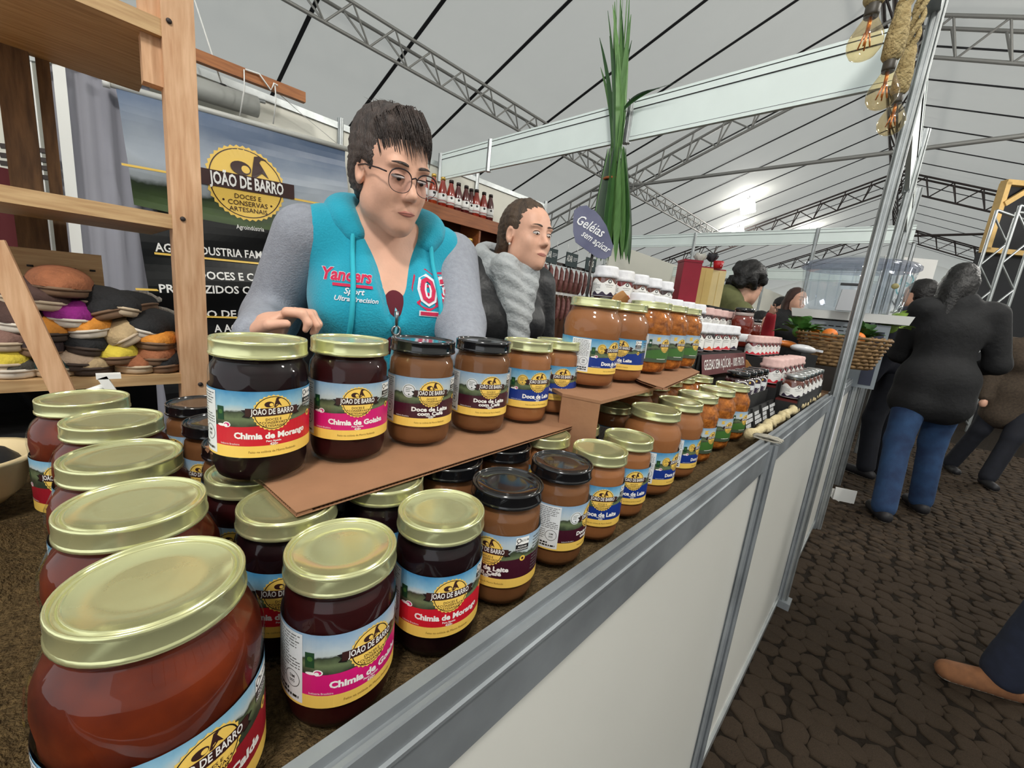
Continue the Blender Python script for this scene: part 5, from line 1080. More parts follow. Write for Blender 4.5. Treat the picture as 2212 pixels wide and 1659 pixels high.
def smooth_v(V, Q, it=2, lam=.5):
    ed = np.concatenate([Q[:, [0, 1]], Q[:, [1, 2]], Q[:, [2, 3]], Q[:, [3, 0]]]); N = len(V)
    for _ in range(it):
        s = np.zeros_like(V); c = np.zeros(N); np.add.at(s, ed[:, 0], V[ed[:, 1]]); np.add.at(s, ed[:, 1], V[ed[:, 0]]); np.add.at(c, ed[:, 0], 1); np.add.at(c, ed[:, 1], 1)
        V = V*(1-lam)+lam*s/np.maximum(c, 1)[:, None]
    return V
def sdf_obj(name, prims, mats, parent, vox, fine=((), (), ()), it=2, picker=None, disp=None):
    lo = np.min([np.minimum(p['a'], p['b'])-max(p['ra'], p['rb']) if p['t'] == 'c' else p['c']-max(p['r']) for p in prims if not p.get('sub')], 0)-.03
    hi = np.max([np.maximum(p['a'], p['b'])+max(p['ra'], p['rb']) if p['t'] == 'c' else p['c']+max(p['r']) for p in prims if not p.get('sub')], 0)+.03
    X, Y, Z = [axis(lo[i], hi[i], vox, fine[i]) for i in range(3)]
    V, Q = surface_net(sdf_field(prims, X, Y, Z), X, Y, Z); V = smooth_v(V, Q, it)
    if disp is not None: V = disp(V)
    me = bpy.data.meshes.new(name); me.from_pydata(V.tolist(), [], Q.tolist())
    for M in mats: me.materials.append(M)
    if picker is not None: me.polygons.foreach_set('material_index', picker(V[Q].mean(1)).astype(np.int32))
    me.polygons.foreach_set('use_smooth', np.ones(len(Q), dtype=bool)); me.update()
    return obj(name, me, parent)
A_ = lambda *v: np.array(v, dtype=float)
def cap(a, b_, ra, rb, k=.03, sub=False): return dict(t='c', a=np.array(a, float), b=np.array(b_, float), ra=ra, rb=rb, k=k, sub=sub)
def ell(c, r, R=None, k=.03, sub=False): return dict(t='e', c=np.array(c, float), r=tuple(r), R=np.eye(3) if R is None else R, k=k, sub=sub)
def frame(yaw, pitch=0, roll=0):
    """columns: right side of the subject, forward, up"""
    f = A_(math.cos(yaw)*math.cos(pitch), math.sin(yaw)*math.cos(pitch), math.sin(pitch)); r = A_(math.sin(yaw), -math.cos(yaw), 0); u = np.cross(r, f)
    c, s = math.cos(roll), math.sin(roll); r2, u2 = r*c+u*s, u*c-r*s; return np.stack([r2, f, u2], 1)
def head_prims(c, R, s=1.0, fem=True, lid=0.0, hx=.93):
    T = lambda x, y, z: c+R@(A_(x*hx, y, z)*s)
    E = lambda x, y, z, a, b_, d, k=.02, sub=False: ell(T(x, y, z), (a*s*hx, b_*s, d*s), R, k*s, sub)
    P = [E(0, -.014, .035, .071, .090, .082), E(0, .028, -.03, .059, .060, .072, .03), E(0, .040, .042, .055, .046, .044, .03), E(0, .046, -.076, .041, .040, .032, .03), E(0, .066, -.096, .021, .019, .016, .025)]
    for sx in (-1, 1): P += [E(sx*.037, .052, -.026, .025, .026, .026, .025), E(sx*.05, .012, -.062, .02, .03, .026, .03), E(sx*.031, .078, .024, .022, .012, .008, .014)]
    for sx in (-1, 1): P += [E(sx*.031, .096, .006, .017, .013, .011, .012, True)]
    for sx in (-1, 1): P += [E(sx*.031, .0735, .003, .0158, .0138, .0125, .008)]
    P += [cap(T(0, .082, .016), T(0, .101, -.026), .0068*s, .0095*s, .014*s), E(0, .1035, -.0285, .0088, .009, .0082, .008)]
    for sx in (-1, 1): P += [E(sx*.0098, .0935, -.0325, .0068, .0085, .0068, .006), E(sx*.0745, -.006, -.004, .009, .017, .029, .008), E(sx*.078, .0, -.002, .006, .009, .016, .006, True)]
    P += [E(0, .0815, -.0580, .024, .0085, .0038, .009), E(0, .0810, -.0665, .020, .0085, .0046, .009)]
    P += [cap(T(0, -.02, -.055), T(0, -.045, -.16), .045*s, .049*s, .02*s)]
    return P
def hand_prims(w, d, n, s=1.0, curl=.6, side=1):
    """w wrist, d towards the fingers, n palm normal"""
    d = d/np.linalg.norm(d); n = n-d*(n@d); n /= np.linalg.norm(n); x = np.cross(d, n)*side
    R = np.stack([x, d, n], 1); P = [ell(w+d*.045*s, (.040*s, .048*s, .016*s), R, .012), cap(w, w+d*.03*s, .027*s, .03*s, .015)]
    for i, (o, L) in enumerate(((-.030, .062), (-.010, .074), (.010, .07), (.029, .055))):
        p = w+d*.085*s+x*o*s; a = 0
        for j, f in enumerate((.45, .32, .23)):
            a += curl*(.75 if j == 0 else 1.0); v = d*math.cos(a)+n*math.sin(a); q_ = p+v*L*f*s; P.append(cap(p, q_, (.0098-.0012*j)*s, (.0090-.0014*j)*s, .004)); p = q_
    p = w+d*.03*s-x*.036*s; v = d*.75-x*.65+n*.25; v /= np.linalg.norm(v); q_ = p+v*.035*s; P.append(cap(p-v*.012, q_, .0125*s, .0105*s, .01)); v2 = d*.85+n*.5-x*.1; v2 /= np.linalg.norm(v2); P.append(cap(q_, q_+v2*.03*s, .0105*s, .008*s, .004))
    return P
M_skin = mat('skin_fair', (226, 174, 148), .5, nz=.05, ns=30, bump=.06, bs=200); M_lip = mat('lips', (186, 118, 104), .45); M_mouth = mat('mouth_line', (96, 50, 46), .6); M_eyew = mat('eye_white', (204, 194, 188), .25); M_iris = mat('iris_dark', (44, 30, 24), .1)
M_hair = mat('hair_dark', (40, 31, 29), .45, c2=(78, 64, 58), ns=14, stretch=(6, 6, .8), bump=.6, bs=60); M_hairb = mat('hair_brown', (92, 72, 54), .45, c2=(54, 40, 30), ns=12, stretch=(6, 6, .7), bump=.5, bs=60); M_hairk = mat('hair_black', (18, 15, 15), .5, nz=.3, ns=30, bump=.6, bs=60)
M_jean = mat('blue_jeans', (44, 76, 116), .85, c2=(28, 48, 82), ns=9, bump=.3, bs=260); M_dkj = mat('dark_trousers', (22, 24, 34), .85, nz=.2, ns=20); M_shoe = mat('dark_shoe', (26, 24, 28), .6); M_sole = mat('pale_sole', (206, 196, 178), .7)
def person(label, pos, yaw, h=1.65, lean=0, head=None, headc=None, arms=None, hands=True, feet=None, top=None, topm=None, sleevem=None, long=.86, fat=1.0, legm=None, hair='short', hairm=None, vox=.014, fine=None, neckcut=None, shoem=None, skin=None, fem=True, brows=True, topname='jacket', hcurl=.5, collar=True, gaze=0.0, hoodup=False, hx=.93):
    s = h/1.65; pos = np.array(pos, float); B = frame(yaw); t = thing('person', label, 'person', (pos[0], pos[1], 0)); o = A_(pos[0], pos[1], 0)
    skin = skin or M_skin
    eyedz = -.0015+gaze
    def L(x, y, z): return B@A_(x*s, (y+math.tan(lean)*max(0, z-.88))*s, z*s)
    Rt = B@np.array([[1, 0, 0], [0, math.cos(lean), math.sin(lean)], [0, -math.sin(lean), math.cos(lean)]])
    hy, hp, hr = head or (0, 0, 0); Rh = frame(yaw+hy, hp, hr); hc = (np.array(headc)-o) if headc is not None else L(0, .035, 1.535)
    P = head_prims(hc, Rh, s, fem, gaze, hx); nb = L(0, -.02, 1.40); P.append(cap(hc+Rh@(A_(0, -.04, -.14)*s), nb, .048*s, .058*s, .03))
    tor = [ell(L(0, 0, .93), (.155*s*fat, .11*s*fat, .12*s), Rt, .06), ell(L(0, .005, 1.07), (.125*s*fat, .095*s*fat, .14*s), Rt, .06), ell(L(0, 0, 1.24), (.15*s*fat, .105*s*fat, .15*s), Rt, .06), cap(L(-.13, -.01, 1.365), L(.13, -.01, 1.365), .055*s, .055*s, .05)]
    if fem: tor += [ell(L(sx*.072, .085, 1.215), (.066*s, .055*s, .062*s), Rt, .05) for sx in (-1, 1)]
    P += tor
    ar = {}
    for sx, nm in ((1, 'R'), (-1, 'L')):
        sh = L(sx*.172, -.01, 1.362); a = (arms or {}).get(nm)
        if a: el, wr = [np.array(q_)-o for q_ in a[:2]]; hd = np.array(a[2]) if len(a) > 2 else wr-el; pn = np.array(a[3]) if len(a) > 3 else -B[:, 0]*sx
        else: el, wr = L(sx*.225, -.02, 1.08), L(sx*.235, .05, .84); hd = wr-el; pn = -B[:, 0]*sx
        ar[nm] = (sh, el, wr); P += [cap(sh, el, .047*s, .038*s, .03), cap(el, wr, .038*s, .026*s, .02)]
        if hands: P += hand_prims(wr, hd, pn, s, hcurl, sx)
        else: P.append(ell(wr+hd/np.linalg.norm(hd)*.06, (.035, .035, .05), None, .02))
    lg = {}
    for sx, nm in ((1, 'R'), (-1, 'L')):
        hip = L(sx*.085, 0, .90); f = (feet or {}).get(nm); ank = (np.array(f)-o) if f is not None else L(sx*.10, 0, .08); kn = (hip+ank)/2+B@A_(0, .05*s, .02*s); fd = ank+B@A_(0, .15*s, -.035*s); hl = ank+B@A_(0, -.045*s, -.035*s); lg[nm] = (hip, kn, ank, fd, hl)
        P += [cap(hip, kn, .082*s*fat, .056*s, .04), cap(kn, ank, .054*s, .036*s, .03), cap(ank-A_(0, 0, .035), fd, .036*s, .028*s, .02)]
    for q_ in P:
        pass
    fx = ((), (), ())
    if fine:
        fh = fine; hcw = hc; fx = tuple([[(hcw[i]-(.125, .135, .15)[i], hcw[i]+(.125, .135, .15)[i], fh)]+([(ar['R'][2][i]-.12, ar['R'][2][i]+.12, fh)] if hands else []) for i in range(3)])
    def pick(C):
        lc = (C-hc)@Rh/s; d1 = ((lc[:, 0])/.022)**2+((lc[:, 1]-.087)/.014)**2+((lc[:, 2]+.0622)/.0066)**2; return (d1 < -1).astype(int)
    bod = sdf_obj('body', P, [skin, M_lip], t, vox, fx, 2 if not fine else 1, pick)
    T = lambda x, y, z: hc+Rh@(A_(x*hx, y, z)*s)
    # eyes, brows and lips follow the face surface
    fb_ = BVHTree.FromPolygons([v.co for v in bod.data.vertices], [tuple(p.vertices) for p in bod.data.polygons]); bw = Vector((-Rh[:, 1]).tolist())
    def onf(u, v, off=.001):
        h = fb_.ray_cast(Vector(T(u, .3, v).tolist()), bw); return (h[0]-bw*off*s) if h[0] else Vector(T(u, .085, v).tolist())
    op = 1+gaze*90
    for sx in (-1, 1):
        b = MB(); c = onf(sx*.031, .002, -.0040); Rm = Matrix(Rh.tolist()) @ Matrix.Rotation(-sx*.28, 3, 'Z')
        b.ell(c, (.0138*s, .0062*s, .0062*s*op), M_eyew, 18, Rm); b.ell(Vector(c)+Vector((Rh@A_(-sx*.001, .0024, -.0008+gaze*.5)).tolist())*s, (.0053*s, .0044*s, .0053*s*(.6+.4*op)), M_iris, 14, Rm)
        n = 9; b.tube([Vector(c)+Vector((Rh@(A_(sx*.0145*math.cos(PI*k/n), .0055-.0045*math.cos(PI*k/n)**2-.0012*math.cos(PI*k/n), .0066*op*math.sin(PI*k/n)))).tolist())*s for k in range(n+1)], [.0004*s+.0007*s*math.sin(PI*k/n) for k in range(n+1)], M_iris, 5); b.build('eye', bod)
        if brows:
            b = MB(); n = 10; P_ = []
            for k in range(n+1):
                f = k/n; u = sx*(.013+.038*f); v = .0225+.0055*math.sin(PI*(.15+.62*f)); hw = .0028*(1-f)**.6*(.55+.45*min(1, f*5))+.0004; P_ += [onf(u, v-hw, .0009), onf(u, v, .0022), onf(u, v+hw, .0009)]
            b.add(P_, [q4 for k in range(n) for q4 in ((3*k, 3*k+1, 3*k+4, 3*k+3), (3*k+1, 3*k+2, 3*k+5, 3*k+4))], hairm or M_hair, True); b.build('eyebrow', bod)
    b = MB(); n = 16
    for sg in (1, -1):
        P_ = []
        for k in range(n+1):
            u = -.0235+.047*k/n; g = max(0, 1-(u/.0235)**2); top_ = (.0052*g*(1-.22*math.exp(-(u/.004)**2)) if sg > 0 else -.0066*g)
            for m_ in range(4): P_.append(onf(u, -.0622+.0012*abs(u/.0235)**2*-1+top_*m_/3, .0006+.0012*math.sin(PI*(.25+m_/3*.75))*g))
        b.add(P_, [(4*k+m_, 4*k+m_+1, 4*k+m_+5, 4*k+m_+4) for k in range(n) for m_ in range(3)], M_lip, True)
    b.tube([onf(-.0240+.048*k/n, -.0622-.0012*abs(2*k/n-1)**2, .0010) for k in range(n+1)], [.0002+.0006*math.sin(PI*k/n) for k in range(n+1)], M_mouth, 5); b.build('lips', bod)
    # clothing
    if topm:
        J = [ell(q_['c'], tuple(r_+.018 for r_ in q_['r']), q_['R'], .06) if q_['t'] == 'e' else cap(q_['a'], q_['b'], q_['ra']+.018, q_['rb']+.018, .05) for q_ in tor]
        J += [ell(L(0, -.005, .96), (.175*s*fat, .13*s*fat, .12*s), Rt, .06)]
        if long < .8: J += [cap(L(sx*.06, 0, .9), L(sx*.075, 0, long), .125*s*fat, .13*s*fat, .06) for sx in (-1, 1)]
        SLV = []
        for nm in 'RL': sh, el, wr = ar[nm]; SLV += [cap(sh, el, .066*s*fat, .058*s*fat, .035), cap(el, el+(wr-el)*.97, .058*s*fat, .044*s*fat, .03)]
        if collar and not neckcut: J += [cap(nb+B@A_(-.02, 0, .005), nb+B@A_(.02, 0, .02), .075*s, .07*s, .03)]
        if hoodup: J += [ell(nb+B@A_(0, -.03, .05), (.11, .10, .09), None, .04)]
        cut = neckcut(L, Rt, nb, hc, B) if neckcut else [ell(L(0, .02, 1.52), (.07, .08, .09), None, .02, True)]
        tv = vox*.8
        if sleevem: 
            sdf_obj(topname, J+cut, [topm], t, tv, ((), (), ()), 2); sdf_obj('sleeves', SLV, [sleevem], t, tv, ((), (), ()), 2)
        else: sdf_obj(topname, J+SLV+cut, [topm], t, tv, ((), (), ()), 2)
    if legm:
        Lg = [ell(L(0, 0, .92), (.165*s*fat, .12*s*fat, .11*s), Rt, .05)]
        for nm in 'RL': hip, kn, ank, fd, hl = lg[nm]; Lg += [cap(hip, kn, .094*s*fat, .072*s, .03), cap(kn, ank+A_(0, 0, .02), .07*s, .066*s, .03)]
        sdf_obj('trousers', Lg, [legm], t, vox)
        for nm in 'RL':
            hip, kn, ank, fd, hl = lg[nm]; z0 = -.0
            S1 = [cap(A_(hl[0], hl[1], .045), A_(fd[0], fd[1], .04), .042*s, .038*s, .02), cap(A_(ank[0], ank[1], .06), A_(ank[0], ank[1], .1), .045*s, .045*s, .02)]
            S1 += [ell(A_((hl[0]+fd[0])/2, (hl[1]+fd[1])/2, -.06), (.4, .4, .062), None, .004, True)]
            sdf_obj('shoe', S1, [shoem or M_shoe, M_sole], t, .009, ((), (), ()), 2, (lambda C: (C[:, 2] < .016).astype(int)))
    # hair
    hm = hairm or M_hair; E = lambda x, y, z, a, b_, d, k=.02, sub=False: ell(T(x, y, z), (a*s*hx, b_*s, d*s), Rh, k*s, sub)
    Hp = [E(0, -.018, .042, .078, .097, .086)]
    if hair in ('short', 'pixie'): Hp += [E(sx*.062, -.025, .0, .022, .05, .055) for sx in (-1, 1)]+[E(0, -.07, -.02, .06, .04, .06)]
    if hair == 'pixie': Hp += [E(0, .025, .085, .062, .06, .042), E(0, -.05, .06, .073, .068, .072)]
    if hair == 'long': Hp += [E(0, -.065, -.03, .075, .05, .09)]+[cap(T(sx*.06, -.03, .0), T(sx*.07, -.05, -.2), .035*s, .03*s, .04) for sx in (-1, 1)]+[cap(T(0, -.08, -.05), T(0, -.09, -.26), .06*s, .05*s, .04)]
    if hair == 'pony': Hp += [E(0, -.07, .0, .066, .045, .075)]+[cap(T(.0, -.10, -.01), T(.02, -.13, -.12), .032*s, .034*s, .03), cap(T(.02, -.13, -.12), T(.03, -.12, -.27), .034*s, .018*s, .03)]
    if hair == 'bun': Hp += [E(0, -.07, -.02, .065, .045, .06), E(0, -.115, .03, .04, .035, .04)]
    if hair == 'curly':
        r_ = random.Random(5)
        for i in range(60): a, e = r_.uniform(0, 6.28), r_.uniform(-.6, 1.5); v = A_(math.cos(a)*math.cos(e)*.1, math.sin(a)*math.cos(e)*.105-.03, math.sin(e)*.1+.035); Hp.append(E(*v, *(r_.uniform(.022, .036),)*3, .012))
    Hp += [E(0, .112, -.035, .066, .085, .092, .012, True)]
    if hair == 'pixie': Hp += [E(0, .122, -.01, .06, .075, .095, .012, True)]
    if hair in ('pony', 'bun'): Hp += [E(0, .115, .02, .058, .06, .07, .02, True)]
    for sx in (-1, 1): Hp += [E(sx*.082, .012, -.016, .022, .026, .034, .008, True)] if hair != 'long' else []
    def dsp(V):
        lc = (V-hc)@Rh/s; r2 = np.linalg.norm(lc, axis=1)+1e-6; a = np.arctan2(lc[:, 0], lc[:, 2]+.02); n_ = (np.sin(a*37+lc[:, 1]*25)+np.sin(a*61-lc[:, 1]*43)+.8*np.sin(lc[:, 1]*190+a*9))*.0011*s; return V+(lc/r2[:, None])@Rh.T*n_[:, None]
    sdf_obj('hair', Hp, [hm], t, .0055 if fine else max(.009, vox*.7), ((), (), ()), 1, None, dsp)
    return dict(t=t, o=o, L=L, B=B, hc=hc, Rh=Rh, T=T, s=s, ar=ar, nb=nb)
# ---- seller in the turquoise vest
M_turq = mat('turquoise_fleece', (22, 158, 184), .9, nz=.06, ns=8, bump=.25, bs=240, sheen=.2); M_gslv = mat('grey_marl', (150, 154, 164), .95, nz=.08, ns=90, bump=.3, bs=260)
hc1 = atd(843, 378, .88)
wr = atd(556, 726, .80)
def vneck(L, Rt, nb, hc, B):
    return [cap(L(0, .163, 1.222), L(0, .10, 1.45), .028, .10, .008, True), cap(L(0, .10, 1.41), nb+A_(0, 0, .12), .075, .09, .01, True)]
W1 = person('seller in a turquoise hooded vest with grey sleeves and glasses, looking down at the jars', (.535, .97), math.radians(252), 1.66, .06, (math.radians(17), -.26, -.05), hc1,
    dict(R=(atd(584, 690, 1.0), wr, ray(625, 680)*1.0-ray(556, 726)*1.0, A_(.3, -.3, -.9)), L=(atd(992, 700, .98), atd(1010, 770, .88))), topm=M_turq, sleevem=M_gslv, legm=M_dkj, hair='pixie', vox=.011, fine=.0034, neckcut=vneck, hcurl=.95, topname='vest', fat=1.02, gaze=-.0042, hx=.86)
t1, T1, s1, o1 = W1['t'], W1['T'], W1['s'], W1['o']
L1, B1 = W1['L'], W1['B']
# undershirt
sdf_obj('undershirt', [ell(L1(0, .06, 1.19), (.09, .086, .10), None, .03), ell(L1(0, .17, 1.34), (.1, .1, .055), None, .02, True)], [mat('maroon_shirt', (92, 20, 36), .9)], t1, .008)
# hood collar: thick rolled cloth around the neck
hood = []; n = 14
for i in range(n+1):
    a = PI*.5+PI*2*(i/n-.5)*.90; x, y = math.cos(a-PI)*.098, -math.sin(a)*.075-.005; hood.append(L1(x, -.02+ -math.sin(a)*.085, 1.405-.045*max(0, math.sin(-a))*1.0))
hp = []
for i in range(17):
    f = i/16; a = (-1+2*f)*2.25; x = math.sin(a)*.104; y = -math.cos(a)*.085+.005; z = 1.405+.035*math.cos(a*.5)-.03*(abs(a)/2.25)**4*1.5; hp.append(L1(x, y, z))
HP = [cap(hp[i], hp[i+1], .037-.012*(abs(i-8)/8)**2, .037-.012*(abs(i-7)/8)**2, .02) for i in range(16)]+[cap(hp[i]+B1@A_(0, -.02, -.02), hp[i+1]+B1@A_(0, -.02, -.02), .032, .032, .03) for i in range(4, 12)]
sdf_obj('hood', HP, [M_turq], t1, .007, ((), (), ()), 2)
# things printed and sewn on the vest are laid on its surface
vest = [c for c in t1.children if c.name.startswith('vest')][0]
bv = BVHTree.FromPolygons([v.co for v in vest.data.vertices], [tuple(p.vertices) for p in vest.data.polygons])
fw = Vector((-B1[:, 1]).tolist())
def on_vest(u, v, off=.002):
    p = Vector(L1(-u, .5, v).tolist()); h = bv.ray_cast(p, fw); return (h[0]-fw*off) if h[0] else Vector(L1(-u, .14, v).tolist())
def vfn(u0, v0):
    return lambda u, v, lay: tuple(on_vest(u0+u, v0+v, .002+.0008*lay))
V_r, V_w = mat('vest_red_felt', (198, 40, 78), .9), mat('vest_white_felt', (226, 226, 232), .9)
P = Print(vfn(-.098, 1.285)); P.text('Yanders', 0, 0, .036, V_w, 0, bold=.05, shear=.3, width=.094); P.text('Yanders', 0, 0, .036, V_r, 1, bold=.03, shear=.3, width=.092); P.grid(-.03, .046, -.024, -.018, V_r, 1, 8); P.text('Sport', .01, -.034, .017, V_w, 0, shear=.3, bold=.02); P.text('Ultra Precision', .015, -.048, .014, V_w, 0, shear=.3, bold=.02, width=.085); P.mb.build('script_print', vest)
P = Print(vfn(.092, 1.272))
for dx in (-.024, .024): P.text('0' if dx < 0 else '3', dx, 0, .085, V_r, 0, bold=.16, sy=1.05); P.text('0' if dx < 0 else '3', dx, 0, .08, V_w, 1, bold=.07, sy=1.05); P.text('0' if dx < 0 else '3', dx, 0, .078, V_r, 2, bold=.012, sy=1.02)
P.grid(-.045, .045, -.058, -.046, V_w, 0, 8); P.grid(-.042, .042, -.056, -.048, V_r, 1, 8); P.mb.build('number_patch', vest)
for u, z0, z1 in ((-.085, 1.385, 1.13), (.085, 1.385, 1.13)):
    q = MB(); n = 14; pts = [on_vest(u*(1+.25*math.sin(i*.4)*0)+(-.008 if u < 0 else .012)*i/n*1.5, z0+(z1-z0)*i/n, .006) for i in range(n+1)]; q.tube(pts, .0055, mat('turquoise_cord', (40, 176, 196), .8), 6); q.build('drawstring', vest)
q = MB(); q.tube([on_vest(.0, 1.225-.02*i, .003) for i in range(8)], .0035, mat('zip_tape', (120, 190, 206), .6), 5); q.build('zip', vest)
q = MB(); p = on_vest(0, 1.205, .008); q.tube([p+Vector((0, 0, .015)), p, p-Vector((0, 0, .018))], [.005, .004, .003], M_st, 8); q.tube([p+Vector((math.cos(k*PI/5)*.009*B1[0, 0], math.cos(k*PI/5)*.009*B1[1, 0], -.028+.010*math.sin(k*PI/5))) for k in range(10)], .003, M_st, 6, close=True); q.build('zip_pull', vest)
# glasses
M_frame = mat('glasses_frame', (46, 34, 36), .3, metal=.3); M_lens = clear_glass('lens_glass', (244, 242, 246), 1.3)
q = MB(); q.tube([T1(-.007, .1015, .004), T1(0, .105, .0075), T1(.007, .1015, .004)], .0016, M_frame, 6); spec = q.build('glasses', t1)
for sx in (-1, 1):
    pts = [T1(sx*.0345+.0285*math.copysign(abs(math.cos(q_))**.85, math.cos(q_)), .101-.05*(abs(sx*.0345+.0285*math.cos(q_))-.02)**2*14, -.004+.0215*math.copysign(abs(math.sin(q_))**.85, math.sin(q_))) for q_ in np.linspace(0, 2*PI, 29)[:-1]]
    q = MB(); q.tube(pts, [.0007+.0009*max(0, math.sin(2*PI*k/28)) for k in range(28)], M_frame, 6, close=True); q.build('lens_rim', spec)
    q = MB(); n = len(pts); q.add([tuple(p) for p in pts]+[tuple(np.mean(pts, 0))], [(i, (i+1) % n, n) for i in range(n)], M_lens, True); q.build('lens', spec)
    q = MB(); q.tube([T1(sx*.0625, .088, .006), T1(sx*.072, .072, .008), T1(sx*.0775, .02, .008), T1(sx*.078, -.015, .002)], .0016, M_frame, 6); q.build('temple', spec)
# fringe and loose strands
q = MB(); r_ = random.Random(11)
for i in range(300):
    x = r_.uniform(-.068, .068); far = r_.random() < .22; ztop = .115-.6*x*x/.07; y0 = r_.uniform(-.02, .05)
    e = r_.uniform(.045, .07) if far else r_.uniform(.066, .098)+(.0 if abs(x) < .03 else -.03*(abs(x)-.03)/.04); yy = .092-11*x*x*.9
    q.tube([T1(x*.85, y0, ztop), T1(x*.97+.004, yy-.022, (ztop+e)/2+.022), T1(x*1.02-.004*min(1, (x+.07)/.06), yy+.004, e), T1(x*1.02-.009*min(1, (x+.07)/.06), yy+.006, e-.014)], [.0011, .0010, .0007, .0002], M_hair, 4, cap=False)
for i in range(36):
    a = r_.uniform(0, 6.28); rr = r_.uniform(.0, .06); x, y = math.cos(a)*rr, -.02+math.sin(a)*rr*1.2; q.tube([T1(x, y, .125-rr*.35), T1(x*1.15, y*1.1+r_.uniform(-.01, .01), .138-rr*.3), T1(x*1.3+r_.uniform(-.01, .01), y*1.2, .137-rr*.25)], [.0008, .0005, .0001], M_hair, 4, cap=False)
q.build('hair_strands', [c for c in t1.children if c.name.startswith('hair')][0])['kind'] = 'stuff'
# ---- woman with the scarf
M_puff = mat('black_puffer', (34, 35, 38), .5, nz=.2, ns=12, bump=.7, bs=16); M_scarf = mat('grey_scarf', (178, 182, 184), .95, nz=.06, ns=30, bump=.5, bs=90)
hc2 = atd(1136, 512, 1.40)
W2 = person('woman with pulled-back brown hair, black padded jacket and pale grey scarf', (1.06, 1.10), math.radians(250), 1.63, .03, (math.radians(14), .02, 0), hc2, None, topm=M_puff, legm=M_dkj, hair='pony', hairm=M_hairb, vox=.014, fine=.0045, hands=False, fat=1.04)
t2, L2, B2, T2 = W2['t'], W2['L'], W2['B'], W2['T']
SC = []; pts = []
for i in range(20): a = 2*PI*i/19; pts.append(W2['nb']+B2@A_(math.sin(a)*.072, math.cos(a)*.075+.018, .045-.03*math.cos(a)))
SC += [cap(pts[i], pts[i+1], .024, .024, .012) for i in range(19)]
pts2 = [p+A_(0, 0, -.045)+B2@A_(0, .01, 0) for p in pts]; SC += [cap(pts2[i], pts2[i+1], .028, .028, .012) for i in range(19)]
SC += [cap(L2(-.06, .10, 1.40), L2(-.04, .14, 1.10), .045, .03, .02), cap(L2(.03, .11, 1.40), L2(-.03, .15, 1.15), .05, .035, .02), cap(L2(-.02, .13, 1.30), L2(-.05, .15, 1.0), .035, .028, .02)]
def fold(V): 
    n_ = np.sin(V[:, 2]*150+V[:, 0]*60)*.0035+np.sin(V[:, 2]*70-V[:, 1]*90)*.003; return V+np.stack([n_*B2[0, 1], n_*B2[1, 1], n_*.3], 1)
sdf_obj('scarf', SC, [M_scarf], t2, .009, ((), (), ()), 1, None, fold)
q = MB(); q.ell(T2(.076, .0, -.034), (.004,)*3, mat('pearl', (236, 230, 222), .2), 8); q.build('earring', t2)
# ---- shoppers in the aisle
M_bjk = mat('black_wool_coat', (20, 20, 22), .8, nz=.25, ns=10, bump=.4, bs=30); M_olive = mat('olive_jacket', (104, 106, 66), .85, nz=.12, ns=12, bump=.3, bs=40); M_redj = mat('red_jacket', (168, 30, 44), .7, nz=.1, ns=10); M_brl = mat('brown_leather', (96, 48, 40), .5, nz=.15, ns=20); M_brc = mat('brown_knit_coat', (74, 62, 50), .9, nz=.25, ns=60, bump=.4, bs=160); M_navy = mat('navy_coat', (28, 30, 42), .85, nz=.15, ns=10)
fa, fb = onz(1905, 1108, .05), onz(1985, 1092, .05)
person('shopper in a long black jacket and blue jeans at the counter, seen from behind', (4.26, -.25), math.radians(20), 1.86, .03, (math.radians(-40), -.1, 0), None, dict(R=((4.38, -.52, 1.2), (4.62, -.44, 1.14)), L=((4.40, -.02, 1.2), (4.62, -.05, 1.16))), feet=dict(L=(fa[0], fa[1], .08), R=(fb[0], fb[1], .08)), topm=M_bjk, legm=M_jean, hair='long', hairm=M_hairk, vox=.017, long=.78, fat=1.06, hands=False)
p = atd(1976, 636, 3.6); person('dark-haired shopper half hidden behind the black jacket', (p[0], p[1]-.06), math.radians(60), 1.84, 0, None, None, None, topm=M_navy, legm=M_dkj, hair='short', hairm=M_hairk, vox=.022, hands=False, brows=False)
fa, fb = onz(2052, 1008, .05), onz(2130, 1040, .05)
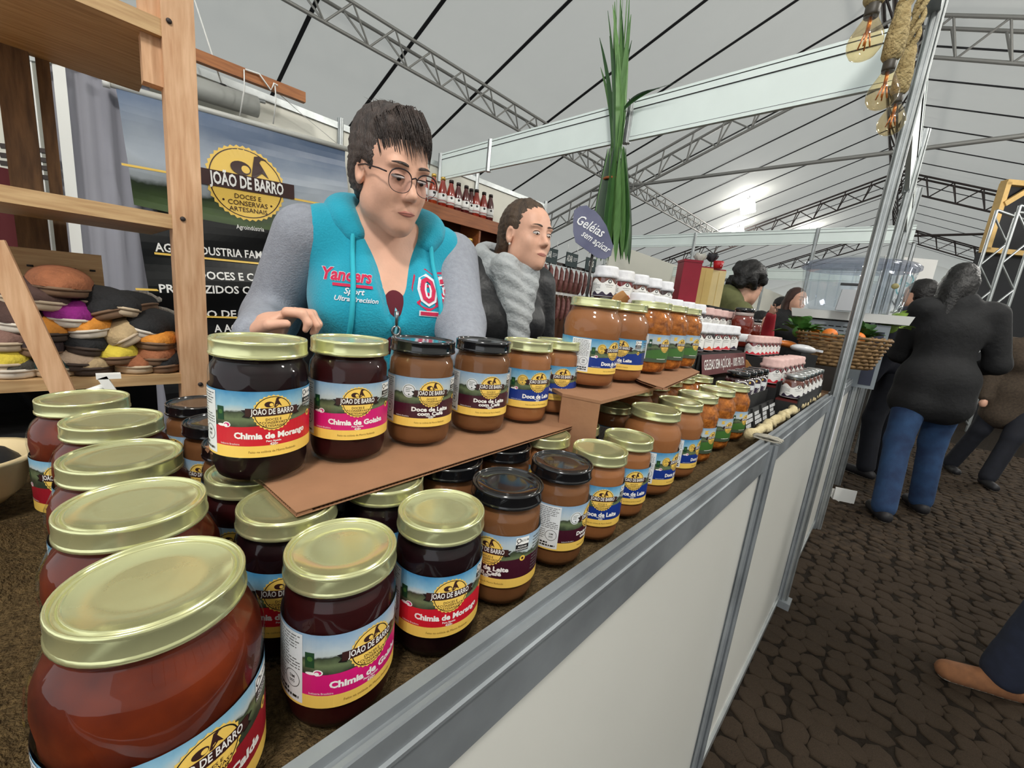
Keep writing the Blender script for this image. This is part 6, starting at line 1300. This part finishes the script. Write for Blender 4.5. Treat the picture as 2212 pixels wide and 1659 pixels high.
person('smiling woman in a brown coat and black boots beside the dark screen', (6.2, -.93), math.radians(195), 1.66, 0, (math.radians(55), .0, 0), None, None, feet=dict(R=(fa[0], fa[1], .08), L=(fb[0], fb[1], .08)), topm=M_brc, legm=M_dkj, hair='short', hairm=M_hairk, vox=.018, long=.7, fat=1.15, hands=False)
fs_ = onz(2120, 1500, .03)
person('shopper in dark jeans and brown suede shoes cut by the frame edge', (2.40, -.74), math.radians(115), 1.72, 0, None, None, None, feet=dict(L=(2.315, -.545, .08), R=(2.52, -.80, .08)), topm=mat('teal_sweater', (40, 120, 140), .9, nz=.1, ns=20), legm=mat('dark_jeans', (26, 32, 50), .9, nz=.2, ns=30), shoem=mat('brown_suede', (122, 80, 50), .9, nz=.15, ns=40), hair='short', hairm=M_hair, vox=.018, hands=False)
p = atd(1618, 615, 2.6); person('curly-haired shopper in an olive jacket bending over the jellies', (p[0]-.21*math.cos(math.radians(312)), p[1]-.21*math.sin(math.radians(312))), math.radians(312), 1.64, .25, (.3, -.25, 0), None, None, topm=M_olive, legm=M_dkj, hoodup=True, hair='curly', hairm=M_hairk, vox=.018, hands=False)
p = atd(1630, 690, 3.5); person('shopper in a brown leather jacket and red sleeve behind the tall jars', (p[0], p[1]), math.radians(250), 1.42, .05, None, None, dict(L=(atd(1655, 725, 3.3), atd(1666, 680, 3.2))), topm=M_brl, sleevem=M_redj, legm=M_dkj, hair='long', hairm=M_hairk, vox=.02, hands=True)
p = atd(1684, 660, 5.0); person('distant woman with glasses and dark clothes', (p[0], p[1]), math.radians(235), 1.68, 0, None, None, None, topm=M_navy, legm=M_dkj, hair='short', hairm=M_hairk, vox=.024, hands=False)
p = atd(1714, 650, 4.3); person('young woman with long brown hair and a black top', (p[0], p[1]), math.radians(225), 1.73, 0, (.15, 0, 0), None, None, topm=M_bjk, legm=M_dkj, hair='long', hairm=mat('hair_chestnut', (62, 38, 30), .5, nz=.3, ns=20), vox=.02, hands=False)
p = atd(1699, 668, 6.4); person('distant brunette turned away between two other women', (p[0], p[1]), math.radians(60), 1.58, 0, None, None, None, topm=M_brc, legm=M_dkj, hair='long', hairm=M_hair, vox=.024, hands=False)
